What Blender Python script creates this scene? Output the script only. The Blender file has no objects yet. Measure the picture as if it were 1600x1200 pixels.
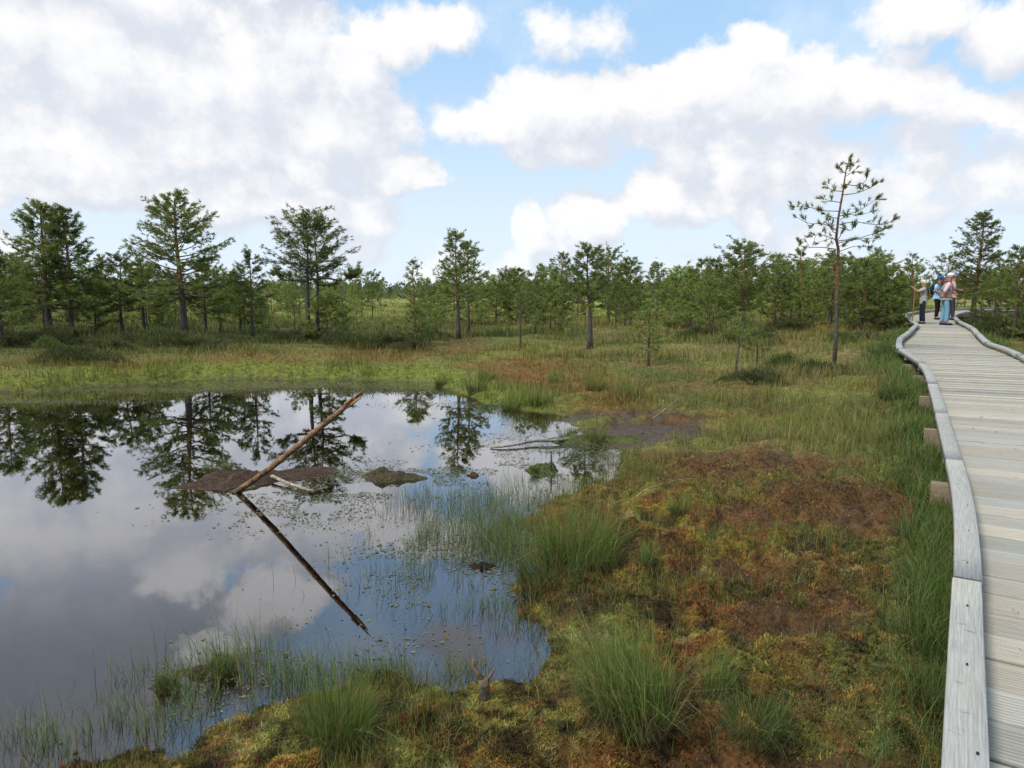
import bpy, math, random
import numpy as np
from mathutils import Vector

# ------------------------------------------------------------------ camera, world, sun
SC = bpy.context.scene
COL = SC.collection
F = 1110.0; PITCH = math.radians(7.2); CZ = 1.95
cam_d = bpy.data.cameras.new('camera'); cam = bpy.data.objects.new('camera', cam_d); COL.objects.link(cam)
cam.location = (0, 0, CZ); cam.rotation_euler = (math.pi/2 - PITCH, 0, 0)
cam_d.sensor_width = 36; cam_d.lens = 36*F/1600; cam_d.clip_start = 0.05; cam_d.clip_end = 6000
SC.camera = cam
SC.view_settings.view_transform = 'Standard'
SC.view_settings.look = 'None'
SC.view_settings.gamma = 1
SC.view_settings.exposure = 0.32
SC.cycles.max_bounces = 8; SC.cycles.diffuse_bounces = 3; SC.cycles.glossy_bounces = 3
SC.cycles.transparent_max_bounces = 10; SC.cycles.transmission_bounces = 4
SC.cycles.caustics_reflective = False; SC.cycles.caustics_refractive = False
SC.cycles.use_denoising = True

SUN_EL, SUN_AZ = math.radians(50), math.radians(-125)     # azimuth from +Y towards +X
sd = bpy.data.lights.new('sun', 'SUN'); so = bpy.data.objects.new('sun', sd); COL.objects.link(so)
sd.energy = 2.5; sd.angle = math.radians(16); sd.color = (1, .95, .86)
sdir = Vector((math.sin(SUN_AZ)*math.cos(SUN_EL), math.cos(SUN_AZ)*math.cos(SUN_EL), math.sin(SUN_EL)))
so.rotation_euler = sdir.to_track_quat('Z', 'Y').to_euler()
so.location = (0, 0, 40)

def ray(px, py):
    cx = (px-800)/F; cy = (600-py)/F
    return np.array((cx, math.cos(PITCH)+math.sin(PITCH)*cy, -math.sin(PITCH)+math.cos(PITCH)*cy))

def azel(px, py):
    d = ray(px, py); d = d/np.linalg.norm(d)
    return math.degrees(math.atan2(d[0], d[1])), math.degrees(math.asin(d[2]))

class NT:
    """small helper for node trees"""
    def __init__(s, nt): s.nt = nt; s.L = nt.links
    def n(s, t, **kw):
        o = s.nt.nodes.new(t)
        for k, v in kw.items(): setattr(o, k, v)
        return o
    def put(s, sock, v):
        if hasattr(v, 'is_linked') or isinstance(v, bpy.types.NodeSocket): s.L.new(v, sock)
        else: sock.default_value = v
    def math(s, op, a, b=0.0, c=0.0, clamp=False):
        o = s.n('ShaderNodeMath', operation=op, use_clamp=clamp)
        s.put(o.inputs[0], a); s.put(o.inputs[1], b); s.put(o.inputs[2], c); return o.outputs[0]
    def vmath(s, op, a, b=(0, 0, 0), c=(0, 0, 0), out=0):
        o = s.n('ShaderNodeVectorMath', operation=op)
        s.put(o.inputs[0], a)
        if op not in ('LENGTH',): s.put(o.inputs[1], b)
        if op == 'MULTIPLY_ADD': s.put(o.inputs[2], c)
        return o.outputs['Value'] if op in ('DOT_PRODUCT', 'LENGTH') else o.outputs[0]
    def noise(s, v, scale, detail=4, rough=.55, dist=0.0, out=0, dim='3D'):
        o = s.n('ShaderNodeTexNoise', noise_dimensions=dim)
        if v is not None: s.put(o.inputs['Vector'], v)
        o.inputs['Scale'].default_value = scale; o.inputs['Detail'].default_value = detail
        o.inputs['Roughness'].default_value = rough; o.inputs['Distortion'].default_value = dist
        return o.outputs[out]
    def mixc(s, f, a, b, mode='MIX'):
        o = s.n('ShaderNodeMix', data_type='RGBA', blend_type=mode)
        s.put(o.inputs[0], f); s.put(o.inputs[6], a); s.put(o.inputs[7], b); return o.outputs[2]
    def smooth(s, x, a, b):
        o = s.n('ShaderNodeMapRange', interpolation_type='SMOOTHSTEP')
        s.put(o.inputs[0], x); o.inputs[1].default_value = a; o.inputs[2].default_value = b
        return o.outputs[0]

# clouds: (px, py, rx, ry, weight) -- read as directions of the sky, so they also mirror in the pond
CLOUDS = [
 (210,120,260,120,1.0),(420,110,110,150,1.0),(540,130,95,90,1.0),(520,210,110,85,1.),(330,220,220,80,1.0),(120,240,200,90,1.),(60,60,200,110,1.),
 (610,190,45,50,.7),(420,30,60,60,.8),
 (620,278,85,34,1.0),(480,275,70,32,1.0),(520,335,115,55,1.0),(330,300,220,45,1.0),(130,290,200,40,.9),(560,385,65,40,.6),(20,370,45,35,.7),
 (690,45,70,45,.8),(900,50,110,40,.3),
 (860,170,110,65,1.0),(760,190,100,40,.6),(1000,150,110,50,1.0),(1130,110,90,55,1.0),(1010,190,180,55,.9),(1210,160,130,65,1.0),(1370,150,140,50,.9),(1530,170,110,40,.7),
 (880,230,120,35,.7),
 (1065,250,55,55,1.0),(1040,310,85,55,1.0),(1120,300,70,50,.9),(1180,240,120,70,.75),(1170,340,40,45,.8),(920,345,75,42,1.0),(860,370,60,40,.6),(830,365,38,45,.9),(800,420,50,40,.6),
 (1290,270,150,70,.5),(1430,280,150,80,.45),(1560,260,90,80,.6),(1250,370,110,40,.45),
 (1430,35,85,42,.75),(1560,45,80,50,.8),(1400,95,50,25,.45),
 (690,420,60,40,.35),(1250,420,200,40,.3),
]
# overhead clouds of the part of the sky that only the pond shows (mirrored pixels)
MIRROR = [(285,890,80,50,1.05),(420,950,115,65,.9),(300,960,80,60,.8),(150,1000,200,110,.95),(60,1130,220,90,.9),(180,820,140,40,.85),(60,850,130,50,.8),
          (440,860,200,40,.8),(640,830,120,40,.7),(300,1060,150,60,.7),(720,1010,90,40,.5),(600,1100,120,40,.6)]
def build_world():
    w = bpy.data.worlds.new('World'); SC.world = w; w.use_nodes = True
    nt = w.node_tree; nt.nodes.clear(); N = NT(nt)
    # group: cloud field at a direction (x=az/10, y=el/10)
    g = bpy.data.node_groups.new('cloud_field', 'ShaderNodeTree'); M = NT(g)
    g.interface.new_socket('P', in_out='INPUT', socket_type='NodeSocketVector')
    g.interface.new_socket('D', in_out='OUTPUT', socket_type='NodeSocketFloat')
    gi = M.n('NodeGroupInput').outputs[0]; go = M.n('NodeGroupOutput')
    warp = M.noise(gi, 1.3, 5, .6, out=1)
    wv = M.vmath('SUBTRACT', warp, (.5, .5, .5))
    p = M.vmath('MULTIPLY_ADD', wv, (.75, .55, 0), gi)
    p = M.vmath('MULTIPLY', p, (1, 1, 0))
    acc = None
    bl = []
    for (x, y, rx, ry, wt) in CLOUDS:
        a, e = azel(x, y); k = 1/math.cos(math.radians(a))
        bl.append((a/10, e/10, rx/194/k, ry/194/k, wt))
    for (x, y, rx, ry, wt) in MIRROR:
        a, e = azel(x, y); bl.append((a/10, -e/10, rx/194, ry/194, wt))
    rnd = random.Random(4)                   # the rest of the dome, outside the picture
    for i in range(16):
        a = rnd.choice((rnd.uniform(-180, -50), rnd.uniform(50, 180))); e = rnd.uniform(8, 70)
        bl.append((a/10, e/10, rnd.uniform(1.2, 3), rnd.uniform(.5, 1.2), .9))
    for (a, e, rx, ry, wt) in bl:
        q = M.vmath('MULTIPLY_ADD', p, (1/rx, 1/ry, 0), (-a/rx, -e/ry, 0))
        d = M.vmath('DOT_PRODUCT', q, q)
        v = M.math('MULTIPLY_ADD', d, -.55*wt, .55*wt+.0)
        acc = v if acc is None else M.math('MAXIMUM', acc, v)
    f = M.noise(gi, 2.9, 10, .60)
    f2 = M.math('MULTIPLY_ADD', f, 1.05, -.54)
    r = M.math('ADD', M.math('MAXIMUM', acc, -.7), f2)
    M.L.new(r, go.inputs[0])
    tc = N.n('ShaderNodeTexCoord').outputs['Generated']
    vn = N.vmath('NORMALIZE', tc)
    sx = N.n('ShaderNodeSeparateXYZ'); N.L.new(vn, sx.inputs[0])
    az = N.math('MULTIPLY', N.math('ARCTAN2', sx.outputs[0], sx.outputs[1]), 5.7296)
    el = N.math('MULTIPLY', N.math('ARCSINE', sx.outputs[2]), 5.7296)
    cb = N.n('ShaderNodeCombineXYZ'); N.L.new(az, cb.inputs[0]); N.L.new(el, cb.inputs[1])
    P0 = cb.outputs[0]
    P1 = N.vmath('ADD', P0, (-.14, .26, 0))
    def fld(v):
        o = N.n('ShaderNodeGroup'); o.node_tree = g; N.L.new(v, o.inputs[0]); return o.outputs[0]
    d0, d1 = fld(P0), fld(P1)
    alpha = N.smooth(d0, -.07, .24)
    lit = N.smooth(N.math('SUBTRACT', d0, N.math('MULTIPLY', d1, .95)), -.24, .34)
    thick = N.smooth(d0, .25, .85)
    ccol = N.mixc(lit, (.665, .70, .77, 1), (.93, .915, .905, 1))
    ccol = N.mixc(N.math('MULTIPLY', thick, .25), ccol, (.80, .82, .87, 1))
    # upper left is one darker cloud base
    hi = N.smooth(N.math('ADD', el, N.math('MULTIPLY', az, -.12)), 2.05, 2.75)
    ccol = N.mixc(N.math('MULTIPLY', hi, .8), ccol, (.36, .40, .46, 1))
    hw = N.vmath('MULTIPLY_ADD', N.vmath('SUBTRACT', N.noise(P0, 2.4, 8, .65, out=1), (.5, .5, .5)), (.9, .7, 0), P0); br = None
    for (x, y, rx, ry) in ((285,885,70,42),(430,930,95,55),(330,1010,70,26),(180,800,130,40),(520,800,110,40)):
        a, e = azel(x, y); a /= 10; e = -e/10; rx /= 194; ry /= 194
        q = N.vmath('MULTIPLY_ADD', hw, (1/rx, 1/ry, 0), (-a/rx, -e/ry, 0)); v = N.smooth(N.vmath('DOT_PRODUCT', q, q), 1.25, .2)
        br = v if br is None else N.math('MAXIMUM', br, v)
    up_ = N.smooth(el, 1.75, 2.1)
    ccol = N.mixc(N.math('MULTIPLY', N.math('MULTIPLY', br, .85), up_), ccol, (1.12, 1.09, 1.06, 1))
    sky = N.n('ShaderNodeTexSky', sky_type='NISHITA', sun_disc=False)
    sky.sun_elevation = SUN_EL; sky.sun_rotation = SUN_AZ
    sky.air_density = 1.0; sky.dust_density = .6; sky.ozone_density = 2.5
    skyc = N.mixc(1.0, sky.outputs[0], (.100, .100, .100, 1), 'MULTIPLY')
    blue = N.mixc(.70, skyc, (.47, .74, 1.05, 1))
    # pale veil: everywhere a little, more towards the horizon
    vz = N.smooth(el, 2.1, -.1)
    v2 = N.math('MULTIPLY', N.smooth(N.noise(P0, .9, 5, .6), .42, .72), .5)
    veil = N.math('MAXIMUM', N.math('MULTIPLY', vz, .9), v2, clamp=True)
    bg = N.mixc(veil, blue, (.76, .85, .95, 1))
    low = N.smooth(el, -.05, .8)
    amt = N.math('MULTIPLY', alpha, N.math('MULTIPLY_ADD', low, .35, .60))
    fin = N.mixc(amt, bg, ccol)
    b = N.n('ShaderNodeBackground'); N.L.new(fin, b.inputs[0]); b.inputs[1].default_value = .90
    o = N.n('ShaderNodeOutputWorld'); N.L.new(b.outputs[0], o.inputs[0])
    w.cycles.sampling_method = 'MANUAL'; w.cycles.sample_map_resolution = 512
build_world()

# ------------------------------------------------------------------ helpers
RNG = np.random.default_rng(11)
def tag(o, label=None, cat=None, group=None, kind=None):
    if label: o['label'] = label
    if cat: o['category'] = cat
    if group: o['group'] = group
    if kind: o['kind'] = kind
    return o
def link(name, me, parent=None, loc=None):
    o = bpy.data.objects.new(name, me); COL.objects.link(o)
    if parent is not None: o.parent = parent
    if loc is not None: o.location = loc
    return o
def empty(name, loc, rz=0.0):
    o = link(name, None, loc=loc); o.rotation_euler = (0, 0, rz); o.empty_display_size = .2; return o

def mesh(name, V, Fs, mat=None, col=None, smooth=False, uv=None):
    """V (n,3); Fs: list of int arrays (m,3) or (m,4); col (n,4) point colours; uv (n,2) per point"""
    me = bpy.data.meshes.new(name)
    V = np.asarray(V, np.float32)
    if not isinstance(Fs, list): Fs = [Fs]
    Fs = [np.asarray(f, np.int32) for f in Fs if len(f)]
    me.vertices.add(len(V)); me.vertices.foreach_set('co', V.ravel())
    li = np.concatenate([f.ravel() for f in Fs]); tot = np.concatenate([np.full(len(f), f.shape[1], np.int32) for f in Fs])
    st = np.concatenate([[0], np.cumsum(tot)[:-1]]).astype(np.int32)
    me.loops.add(len(li)); me.loops.foreach_set('vertex_index', li)
    me.polygons.add(len(tot)); me.polygons.foreach_set('loop_start', st)
    if smooth: me.polygons.foreach_set('use_smooth', np.ones(len(tot), bool))
    me.update(calc_edges=True)
    if col is not None:
        c = np.asarray(col, np.float32)
        if c.shape[1] == 3: c = np.concatenate([c, np.zeros((len(c), 1), np.float32)], 1)
        a = me.color_attributes.new('Col', 'FLOAT_COLOR', 'POINT'); a.data.foreach_set('color', c.ravel())
    if uv is not None:
        u = me.uv_layers.new(name='UVMap'); u.data.foreach_set('uv', np.asarray(uv, np.float32)[li].ravel())
    if mat: me.materials.append(mat)
    return me

class MB:
    """collects pieces into one mesh"""
    def __init__(s): s.V = []; s.Q = []; s.T = []; s.C = []; s.n = 0
    def add(s, V, Q=None, T=None, C=None):
        V = np.asarray(V, float)
        s.V.append(V)
        if Q is not None and len(Q): s.Q.append(np.asarray(Q)+s.n)
        if T is not None and len(T): s.T.append(np.asarray(T)+s.n)
        if C is None: C = (.5, .5, .5)
        C = np.asarray(C, float)
        if C.ndim == 1: C = np.tile(C[:3], (len(V), 1))
        s.C.append(C); s.n += len(V)
    def tube(s, pts, rad, n=6, col=(.5, .5, .5), cap=True):
        pts = np.asarray(pts, float); k = len(pts); rad = np.broadcast_to(np.asarray(rad, float), (k,))
        t = np.gradient(pts, axis=0); t /= np.linalg.norm(t, axis=1, keepdims=True)+1e-9
        ref = np.array((0, 0, 1.)) if abs(t[0][2]) < .8 else np.array((1., 0, 0))
        u = np.cross(t, ref); u /= np.linalg.norm(u, axis=1, keepdims=True)+1e-9
        w = np.cross(t, u); a = np.arange(n)*2*math.pi/n
        V = pts[:, None]+rad[:, None, None]*(np.cos(a)[None, :, None]*u[:, None]+np.sin(a)[None, :, None]*w[:, None])
        V = V.reshape(-1, 3)
        i = np.arange(k-1)[:, None]*n; j = np.arange(n)[None]; j2 = (j+1) % n
        Q = np.stack([i+j, i+j2, i+n+j2, i+n+j], -1).reshape(-1, 4)
        T = []
        if cap:
            V = np.concatenate([V, pts[:1], pts[-1:]]); c0 = k*n; c1 = c0+1
            T = [(c0, (q+1) % n, q) for q in range(n)]+[(c1, (k-1)*n+q, (k-1)*n+(q+1) % n) for q in range(n)]
        col = np.asarray(col, float)
        if col.ndim == 2:
            col = np.repeat(col, n, 0)
            if cap: col = np.concatenate([col, col[:1], col[-1:]])
        s.add(V, Q, T, col)
    def box(s, c, size, rz=0.0, col=(.5, .5, .5), bev=0.0):
        c = np.asarray(c, float); h = np.asarray(size, float)/2
        V = np.array([(x, y, z) for z in (-1, 1) for y in (-1, 1) for x in (-1, 1)], float)*h
        R = np.array([[math.cos(rz), -math.sin(rz), 0], [math.sin(rz), math.cos(rz), 0], [0, 0, 1]])
        s.add(V@R.T+c, [(0, 2, 3, 1), (4, 5, 7, 6), (0, 1, 5, 4), (2, 6, 7, 3), (0, 4, 6, 2), (1, 3, 7, 5)], None, col)
    def build(s, name, mat, smooth=False):
        V = np.concatenate(s.V); fs = []
        if s.Q: fs.append(np.concatenate(s.Q))
        if s.T: fs.append(np.concatenate(s.T))
        return mesh(name, V, fs, mat, np.concatenate(s.C), smooth)

def hash2(ix, iy, seed):
    h = (ix.astype(np.int64)*374761393+iy.astype(np.int64)*668265263+seed*974634777) & 0xffffffff
    h = ((h ^ (h >> 13))*1274126177) & 0xffffffff
    return ((h ^ (h >> 16)) & 0xffff)/65535.0
def vnoise(x, y, seed=0):
    ix = np.floor(x); iy = np.floor(y); fx = x-ix; fy = y-iy
    fx = fx*fx*fx*(fx*(fx*6-15)+10); fy = fy*fy*fy*(fy*(fy*6-15)+10)
    a = hash2(ix, iy, seed); b = hash2(ix+1, iy, seed); c = hash2(ix, iy+1, seed); d = hash2(ix+1, iy+1, seed)
    return a*(1-fx)*(1-fy)+b*fx*(1-fy)+c*(1-fx)*fy+d*fx*fy
def fbm(x, y, s, oct=4, seed=0, g=.5):
    x = np.asarray(x, float)/s; y = np.asarray(y, float)/s; r = 0; a = 1; t = 0
    for o in range(oct):
        r = r+a*vnoise(x*1.0+o*17.3, y+o*9.1, seed+o); t += a; a *= g; x = x*2.03; y = y*2.03
    return r/t
def ss(a, b, x):
    t = np.clip((np.asarray(x, float)-a)/(b-a), 0, 1); return t*t*(3-2*t)

def G(px, py, z=0.0):
    d = ray(px, py); t = (z-CZ)/d[2]; return np.array((d[0]*t, d[1]*t))
def zdeck(y): return .4+.5*ss(6, 24, y)+.2*ss(24, 38, y)

# ------------------------------------------------------------------ pond outline and boardwalk outline
SHORE_PX = [(0,614),(60,612),(130,606),(200,601),(280,595),(350,592),(420,592),(500,593),(560,593),(640,595),(680,602),(715,615),(760,630),(810,641),(855,645),(885,655),(893,668),(905,682),
            (925,690),(952,694),(972,704),(980,718),(976,735),(955,745),(930,752),(905,762),(870,780),(838,815),(828,860),(826,905),(850,950),(862,990),(832,1035),(770,1062),
            (690,1062),(640,1046),(560,1052),(490,1068),(430,1092),(310,1135),(230,1165),(110,1192)]
SHORE = np.array([G(*p) for p in SHORE_PX]+[np.array(p) for p in ((-2.7,2.25),(-4,1.5),(-7,.5),(-12,-.5),(-19,1),(-24,5),(-23,10),(-17,12.6),(-13,13.4))])
LEFT = np.array([(-2.56,-4.33),(-1.6,-2.82),(-.684,-1.376),(.388,.312),(1.46,2.0),(1.95,2.77),(2.46,3.57),(3.08,4.58),(3.71,5.68),(4.68,7.44),(5.83,9.54),(7.07,11.88),(7.67,13.17),(8.08,14.31),(8.45,15.3),(8.95,16.3),(9.75,17.7),(10.65,19.03),
                 (11.96,21.11),(12.9,22.6),(14.1,25.0),(15.7,28.2),(17.2,31),(20.5,35),(24,38),(29,41),(36,43.5),(46,45)])
RIGHT = np.array([(-1.08,-5.27),(-.12,-3.76),(.793,-2.314),(1.865,-.626),(2.94,1.06),(3.43,1.83),(3.94,2.63),(4.53,3.68),(5.2,4.8),(6.2,6.6),(7.35,8.75),(8.75,11.2),(9.3,12.5),(9.85,13.55),(10.35,14.6),(10.75,15.6),(11.15,16.75),(12.1,18.5),
                  (13.3,20.6),(14.15,22.2),(15.4,24.6),(17.0,27.4),(18.6,30),(21.6,33.7),(24.8,36.5),(29.6,39.5),(36.3,42),(46,43.4)])
def catmull(P, n):
    P = np.asarray(P, float); k = len(P); out = []
    t = np.linspace(0, k-1-1e-6, n); i = t.astype(int); f = (t-i)[:, None]
    p0 = P[np.maximum(i-1, 0)]; p1 = P[i]; p2 = P[np.minimum(i+1, k-1)]; p3 = P[np.minimum(i+2, k-1)]
    return .5*((2*p1)+(-p0+p2)*f+(2*p0-5*p1+4*p2-p3)*f*f+(-p0+3*p1-3*p2+p3)*f**3)
def resample(P, n):
    P = np.asarray(P); s = np.concatenate([[0], np.cumsum(np.linalg.norm(np.diff(P[:, :2], axis=0), axis=1))])
    return s
LC = catmull(LEFT, 1200); RC = catmull(RIGHT, 1200)
MC = (LC+RC)/2
MS = np.concatenate([[0], np.cumsum(np.linalg.norm(np.diff(MC, axis=0), axis=1))])
def at_s(C, s): return np.stack([np.interp(s, MS, C[:, 0]), np.interp(s, MS, C[:, 1])], -1)
WALK_POLY = np.concatenate([LC[::12], RC[::-12]])

def inside(x, y, poly):
    r = np.zeros(np.shape(x), bool); n = len(poly)
    for i in range(n):
        x1, y1 = poly[i]; x2, y2 = poly[(i+1) % n]
        if y1 == y2: continue
        c = ((y1 > y) != (y2 > y)) & (x < (x2-x1)*(y-y1)/(y2-y1)+x1)
        r ^= c
    return r
def dist_poly(x, y, poly, closed=True):
    d = np.full(np.shape(x), 1e9); n = len(poly)
    for i in range(n if closed else n-1):
        a = poly[i]; b = poly[(i+1) % n]; v = b-a; L = v@v+1e-12
        t = np.clip(((x-a[0])*v[0]+(y-a[1])*v[1])/L, 0, 1)
        d = np.minimum(d, (x-a[0]-t*v[0])**2+(y-a[1]-t*v[1])**2)
    return np.sqrt(d)
def shore_sd(x, y):
    """positive on land, negative in the pond; the edge is made ragged"""
    x = np.asarray(x, float); y = np.asarray(y, float)
    d = dist_poly(x, y, SHORE)
    d = np.where(inside(x, y, SHORE), -d, d)
    return d+(fbm(x, y, .45, 4, 5)-.5)*.50+(fbm(x, y, .16, 3, 7)-.5)*.22
def blob(x, y, px, py, rx, ry, rot=0, z=.15):
    c = G(px, py, z); dx = x-c[0]; dy = y-c[1]
    q = ((dx*math.cos(rot)+dy*math.sin(rot))/rx)**2+((-dx*math.sin(rot)+dy*math.cos(rot))/ry)**2
    q = q+(fbm(x, y, .6, 4, 31)-.5)*1.6
    return ss(1.25, .5, q)
MUD = [(950,640,1.3,.4,0),(1015,662,1.0,.65,0),(940,672,.9,.5,0)]
PEAT = [(1200,725,1.6,.5,.2),(1330,790,1.25,.8,.4),(1080,700,.9,.35,0),(1070,650,.6,.35,0),(1230,950,.38,.4,.3),(1180,880,.3,.2,0),(1330,930,.3,.25,0),(1200,1190,.6,.2,0)]
def masks(x, y):
    x = np.asarray(x, float); y = np.asarray(y, float)
    m = {}
    m['r'] = np.hypot(x, y)
    m['sd'] = shore_sd(x, y)
    m['walk'] = np.where(inside(x, y, WALK_POLY), -1, 1)*dist_poly(x, y, WALK_POLY)
    p = 0
    for b in PEAT: p = np.maximum(p, blob(x, y, *b))
    q = 0
    for b in MUD: q = np.maximum(q, blob(x, y, *b))
    m['mud'] = q; m['peat'] = np.maximum(p, q)
    return m
def height(x, y, m=None):
    x = np.asarray(x, float); y = np.asarray(y, float)
    if m is None: m = masks(x, y)
    r = m['r']; sd_ = m['sd']
    base = .07+.08*ss(0, 2.5, sd_)+.42*ss(9, 26, r)+.2*ss(26, 42, r)
    far = ss(8, 14, r)*(1-ss(60, 200, r))
    lump = (fbm(x, y, 1.1, 4, 2)-.5)*.16+(fbm(x, y, .28, 3, 3)-.5)*.19*(1-ss(12, 20, r))+(fbm(x, y, .10, 3, 4)-.5)*.11*(1-ss(7, 10, r))
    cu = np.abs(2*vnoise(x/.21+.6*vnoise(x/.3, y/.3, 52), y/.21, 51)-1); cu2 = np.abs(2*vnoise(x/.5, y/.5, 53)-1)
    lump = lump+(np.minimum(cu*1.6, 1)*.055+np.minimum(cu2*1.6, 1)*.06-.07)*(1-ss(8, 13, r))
    lump = lump*ss(0, .8, sd_)+far*(fbm(x, y, 3.2, 3, 8)-.45)*.35*ss(.6, 3, sd_)
    lump = lump-.04*m['peat']-.10*m['mud']+np.maximum(m['peat']-m['mud'], 0)*(fbm(x, y, .14, 3, 14)-.5)*.11
    land = base*ss(-.05, .5, sd_)+lump
    bot = -.012-np.minimum(.9, np.maximum(0, -sd_)**1.7*.33)+(fbm(x, y, .5, 3, 6)-.5)*.05*ss(0, .5, -sd_)
    h = np.where(sd_ > 0, np.maximum(land, .012), bot)
    mix = ss(-.25, .12, sd_)
    h = bot*(1-mix)+h*mix
    wk = m['walk']
    lim = zdeck(y)-.36
    h = np.where(wk < .5, np.minimum(h, lim+ss(0, .5, wk)*.2), h)
    return h
def on_ground(px, py):
    z = .2
    for i in range(14):
        p = G(px, py, min(z, CZ-.3)); z = .5*z+.5*float(height(p[0:1], p[1:2])[0])
    return np.array((p[0], p[1], float(height(p[0:1], p[1:2])[0])))
def top_z(px, py, y):
    d = ray(px, py); return CZ+d[2]*(y/d[1])

# ------------------------------------------------------------------ materials
def material(name):
    m = bpy.data.materials.new(name); m.use_nodes = True
    m.node_tree.nodes.clear(); N = NT(m.node_tree)
    N.out = N.n('ShaderNodeOutputMaterial'); return m, N
def bsdf(N, base, rough=.7, spec=.3, normal=None):
    b = N.n('ShaderNodeBsdfPrincipled'); N.put(b.inputs['Base Color'], base); N.put(b.inputs['Roughness'], rough)
    b.inputs['Specular IOR Level'].default_value = spec
    if normal is not None: N.L.new(normal, b.inputs['Normal'])
    return b
def bump(N, h, strength=.5, dist=.02):
    b = N.n('ShaderNodeBump'); N.L.new(h, b.inputs['Height']); b.inputs['Strength'].default_value = strength; b.inputs['Distance'].default_value = dist
    return b.outputs[0]
def leaf_mat(name, trans=.35, rough=.55, var=.25, sheen=.25):
    m, N = material(name)
    c = N.n('ShaderNodeVertexColor', layer_name='Col').outputs[0]
    oi = N.n('ShaderNodeObjectInfo').outputs['Random']
    k = N.math('MULTIPLY_ADD', oi, var*2, 1-var)
    kv = N.n('ShaderNodeCombineColor'); N.L.new(k, kv.inputs[0]); N.L.new(k, kv.inputs[1]); N.L.new(k, kv.inputs[2])
    c = N.mixc(1.0, c, kv.outputs[0], 'MULTIPLY')
    b = bsdf(N, c, rough, sheen)
    t = N.n('ShaderNodeBsdfTranslucent'); N.L.new(c, t.inputs[0])
    mx = N.n('ShaderNodeMixShader'); mx.inputs[0].default_value = trans
    N.L.new(b.outputs[0], mx.inputs[1]); N.L.new(t.outputs[0], mx.inputs[2]); N.L.new(mx.outputs[0], N.out.inputs[0])
    return m
def vcol_mat(name, rough=.85, nscale=60, namp=.5, bstr=.5, bdist=.01, spec=.25):
    m, N = material(name)
    c = N.n('ShaderNodeVertexColor', layer_name='Col').outputs[0]
    tc = N.n('ShaderNodeTexCoord').outputs['Object']
    f = N.noise(tc, nscale, 6, .65)
    lo = N.mixc(1.0, c, (1-namp, 1-namp, 1-namp, 1), 'MULTIPLY'); hi = N.mixc(1.0, c, (1+namp, 1+namp, 1+namp, 1), 'MULTIPLY')
    c2 = N.mixc(N.smooth(f, .3, .7), lo, hi)
    b = bsdf(N, c2, rough, spec, bump(N, f, bstr, bdist)); N.L.new(b.outputs[0], N.out.inputs[0])
    return m
M_NEEDLE = leaf_mat('pine_needles', .5, .55, .18)
M_GRASS = leaf_mat('grass_blades', .35, .55, .12)
M_BARK = vcol_mat('pine_bark', .9, 22, .55, 1.0, .02)
M_CLOTH = vcol_mat('cloth', .9, 90, .12, .3, .004)
M_SKIN = vcol_mat('skin', .55, 60, .08, .1, .002)
M_PEAT = vcol_mat('wet_peat', .8, 35, .5, 1.0, .03, .2)

def ground_mat():
    m, N = material('bog_ground')
    at = N.n('ShaderNodeVertexColor', layer_name='Col'); c = at.outputs[0]; wet = at.outputs[1]
    tc = N.n('ShaderNodeTexCoord').outputs['Object']
    f = N.noise(tc, 42, 6, .7); f2 = N.noise(tc, 9, 5, .65); f3 = N.noise(tc, 170, 3, .6)
    k = N.math('ADD', N.math('MULTIPLY', f, .6), N.math('MULTIPLY', f2, .4))
    lo = N.mixc(1.0, c, (.35, .33, .30, 1), 'MULTIPLY'); hi = N.mixc(1.0, c, (1.75, 1.7, 1.6, 1), 'MULTIPLY')
    c2 = N.mixc(N.smooth(k, .34, .66), lo, hi)
    hh = N.math('ADD', N.math('MULTIPLY', f, 1.0), N.math('MULTIPLY', f3, .35))
    r = N.math('MULTIPLY_ADD', wet, -.55, .92)
    b = bsdf(N, c2, r, .25, bump(N, hh, .9, .05)); N.L.new(b.outputs[0], N.out.inputs[0])
    return m
def water_mat():
    m, N = material('pond_water')
    tc = N.n('ShaderNodeTexCoord').outputs['Object']
    mp = N.n('ShaderNodeMapping'); N.L.new(tc, mp.inputs[0]); mp.inputs['Scale'].default_value = (1, .55, 1)
    f = N.noise(mp.outputs[0], 7, 3, .5); fb = N.noise(mp.outputs[0], 1.1, 2, .5)
    hgt = N.math('ADD', N.math('MULTIPLY', f, .10), N.math('MULTIPLY', fb, .5))
    nrm = bump(N, hgt, .05, .05)
    fr = N.n('ShaderNodeFresnel'); fr.inputs[0].default_value = 1.34; N.L.new(nrm, fr.inputs[1])
    gl = N.n('ShaderNodeBsdfGlossy'); gl.inputs['Roughness'].default_value = .0; N.L.new(nrm, gl.inputs['Normal'])
    gl.inputs[0].default_value = (.95, .96, 1, 1)
    tr = N.n('ShaderNodeBsdfTransparent'); tr.inputs[0].default_value = (.62, .47, .32, 1)
    mx = N.n('ShaderNodeMixShader'); N.L.new(N.math('MULTIPLY', N.math('POWER', fr.outputs[0], .6), 1.12, clamp=True), mx.inputs[0])
    N.L.new(tr.outputs[0], mx.inputs[1]); N.L.new(gl.outputs[0], mx.inputs[2]); N.L.new(mx.outputs[0], N.out.inputs[0])
    return m
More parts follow.
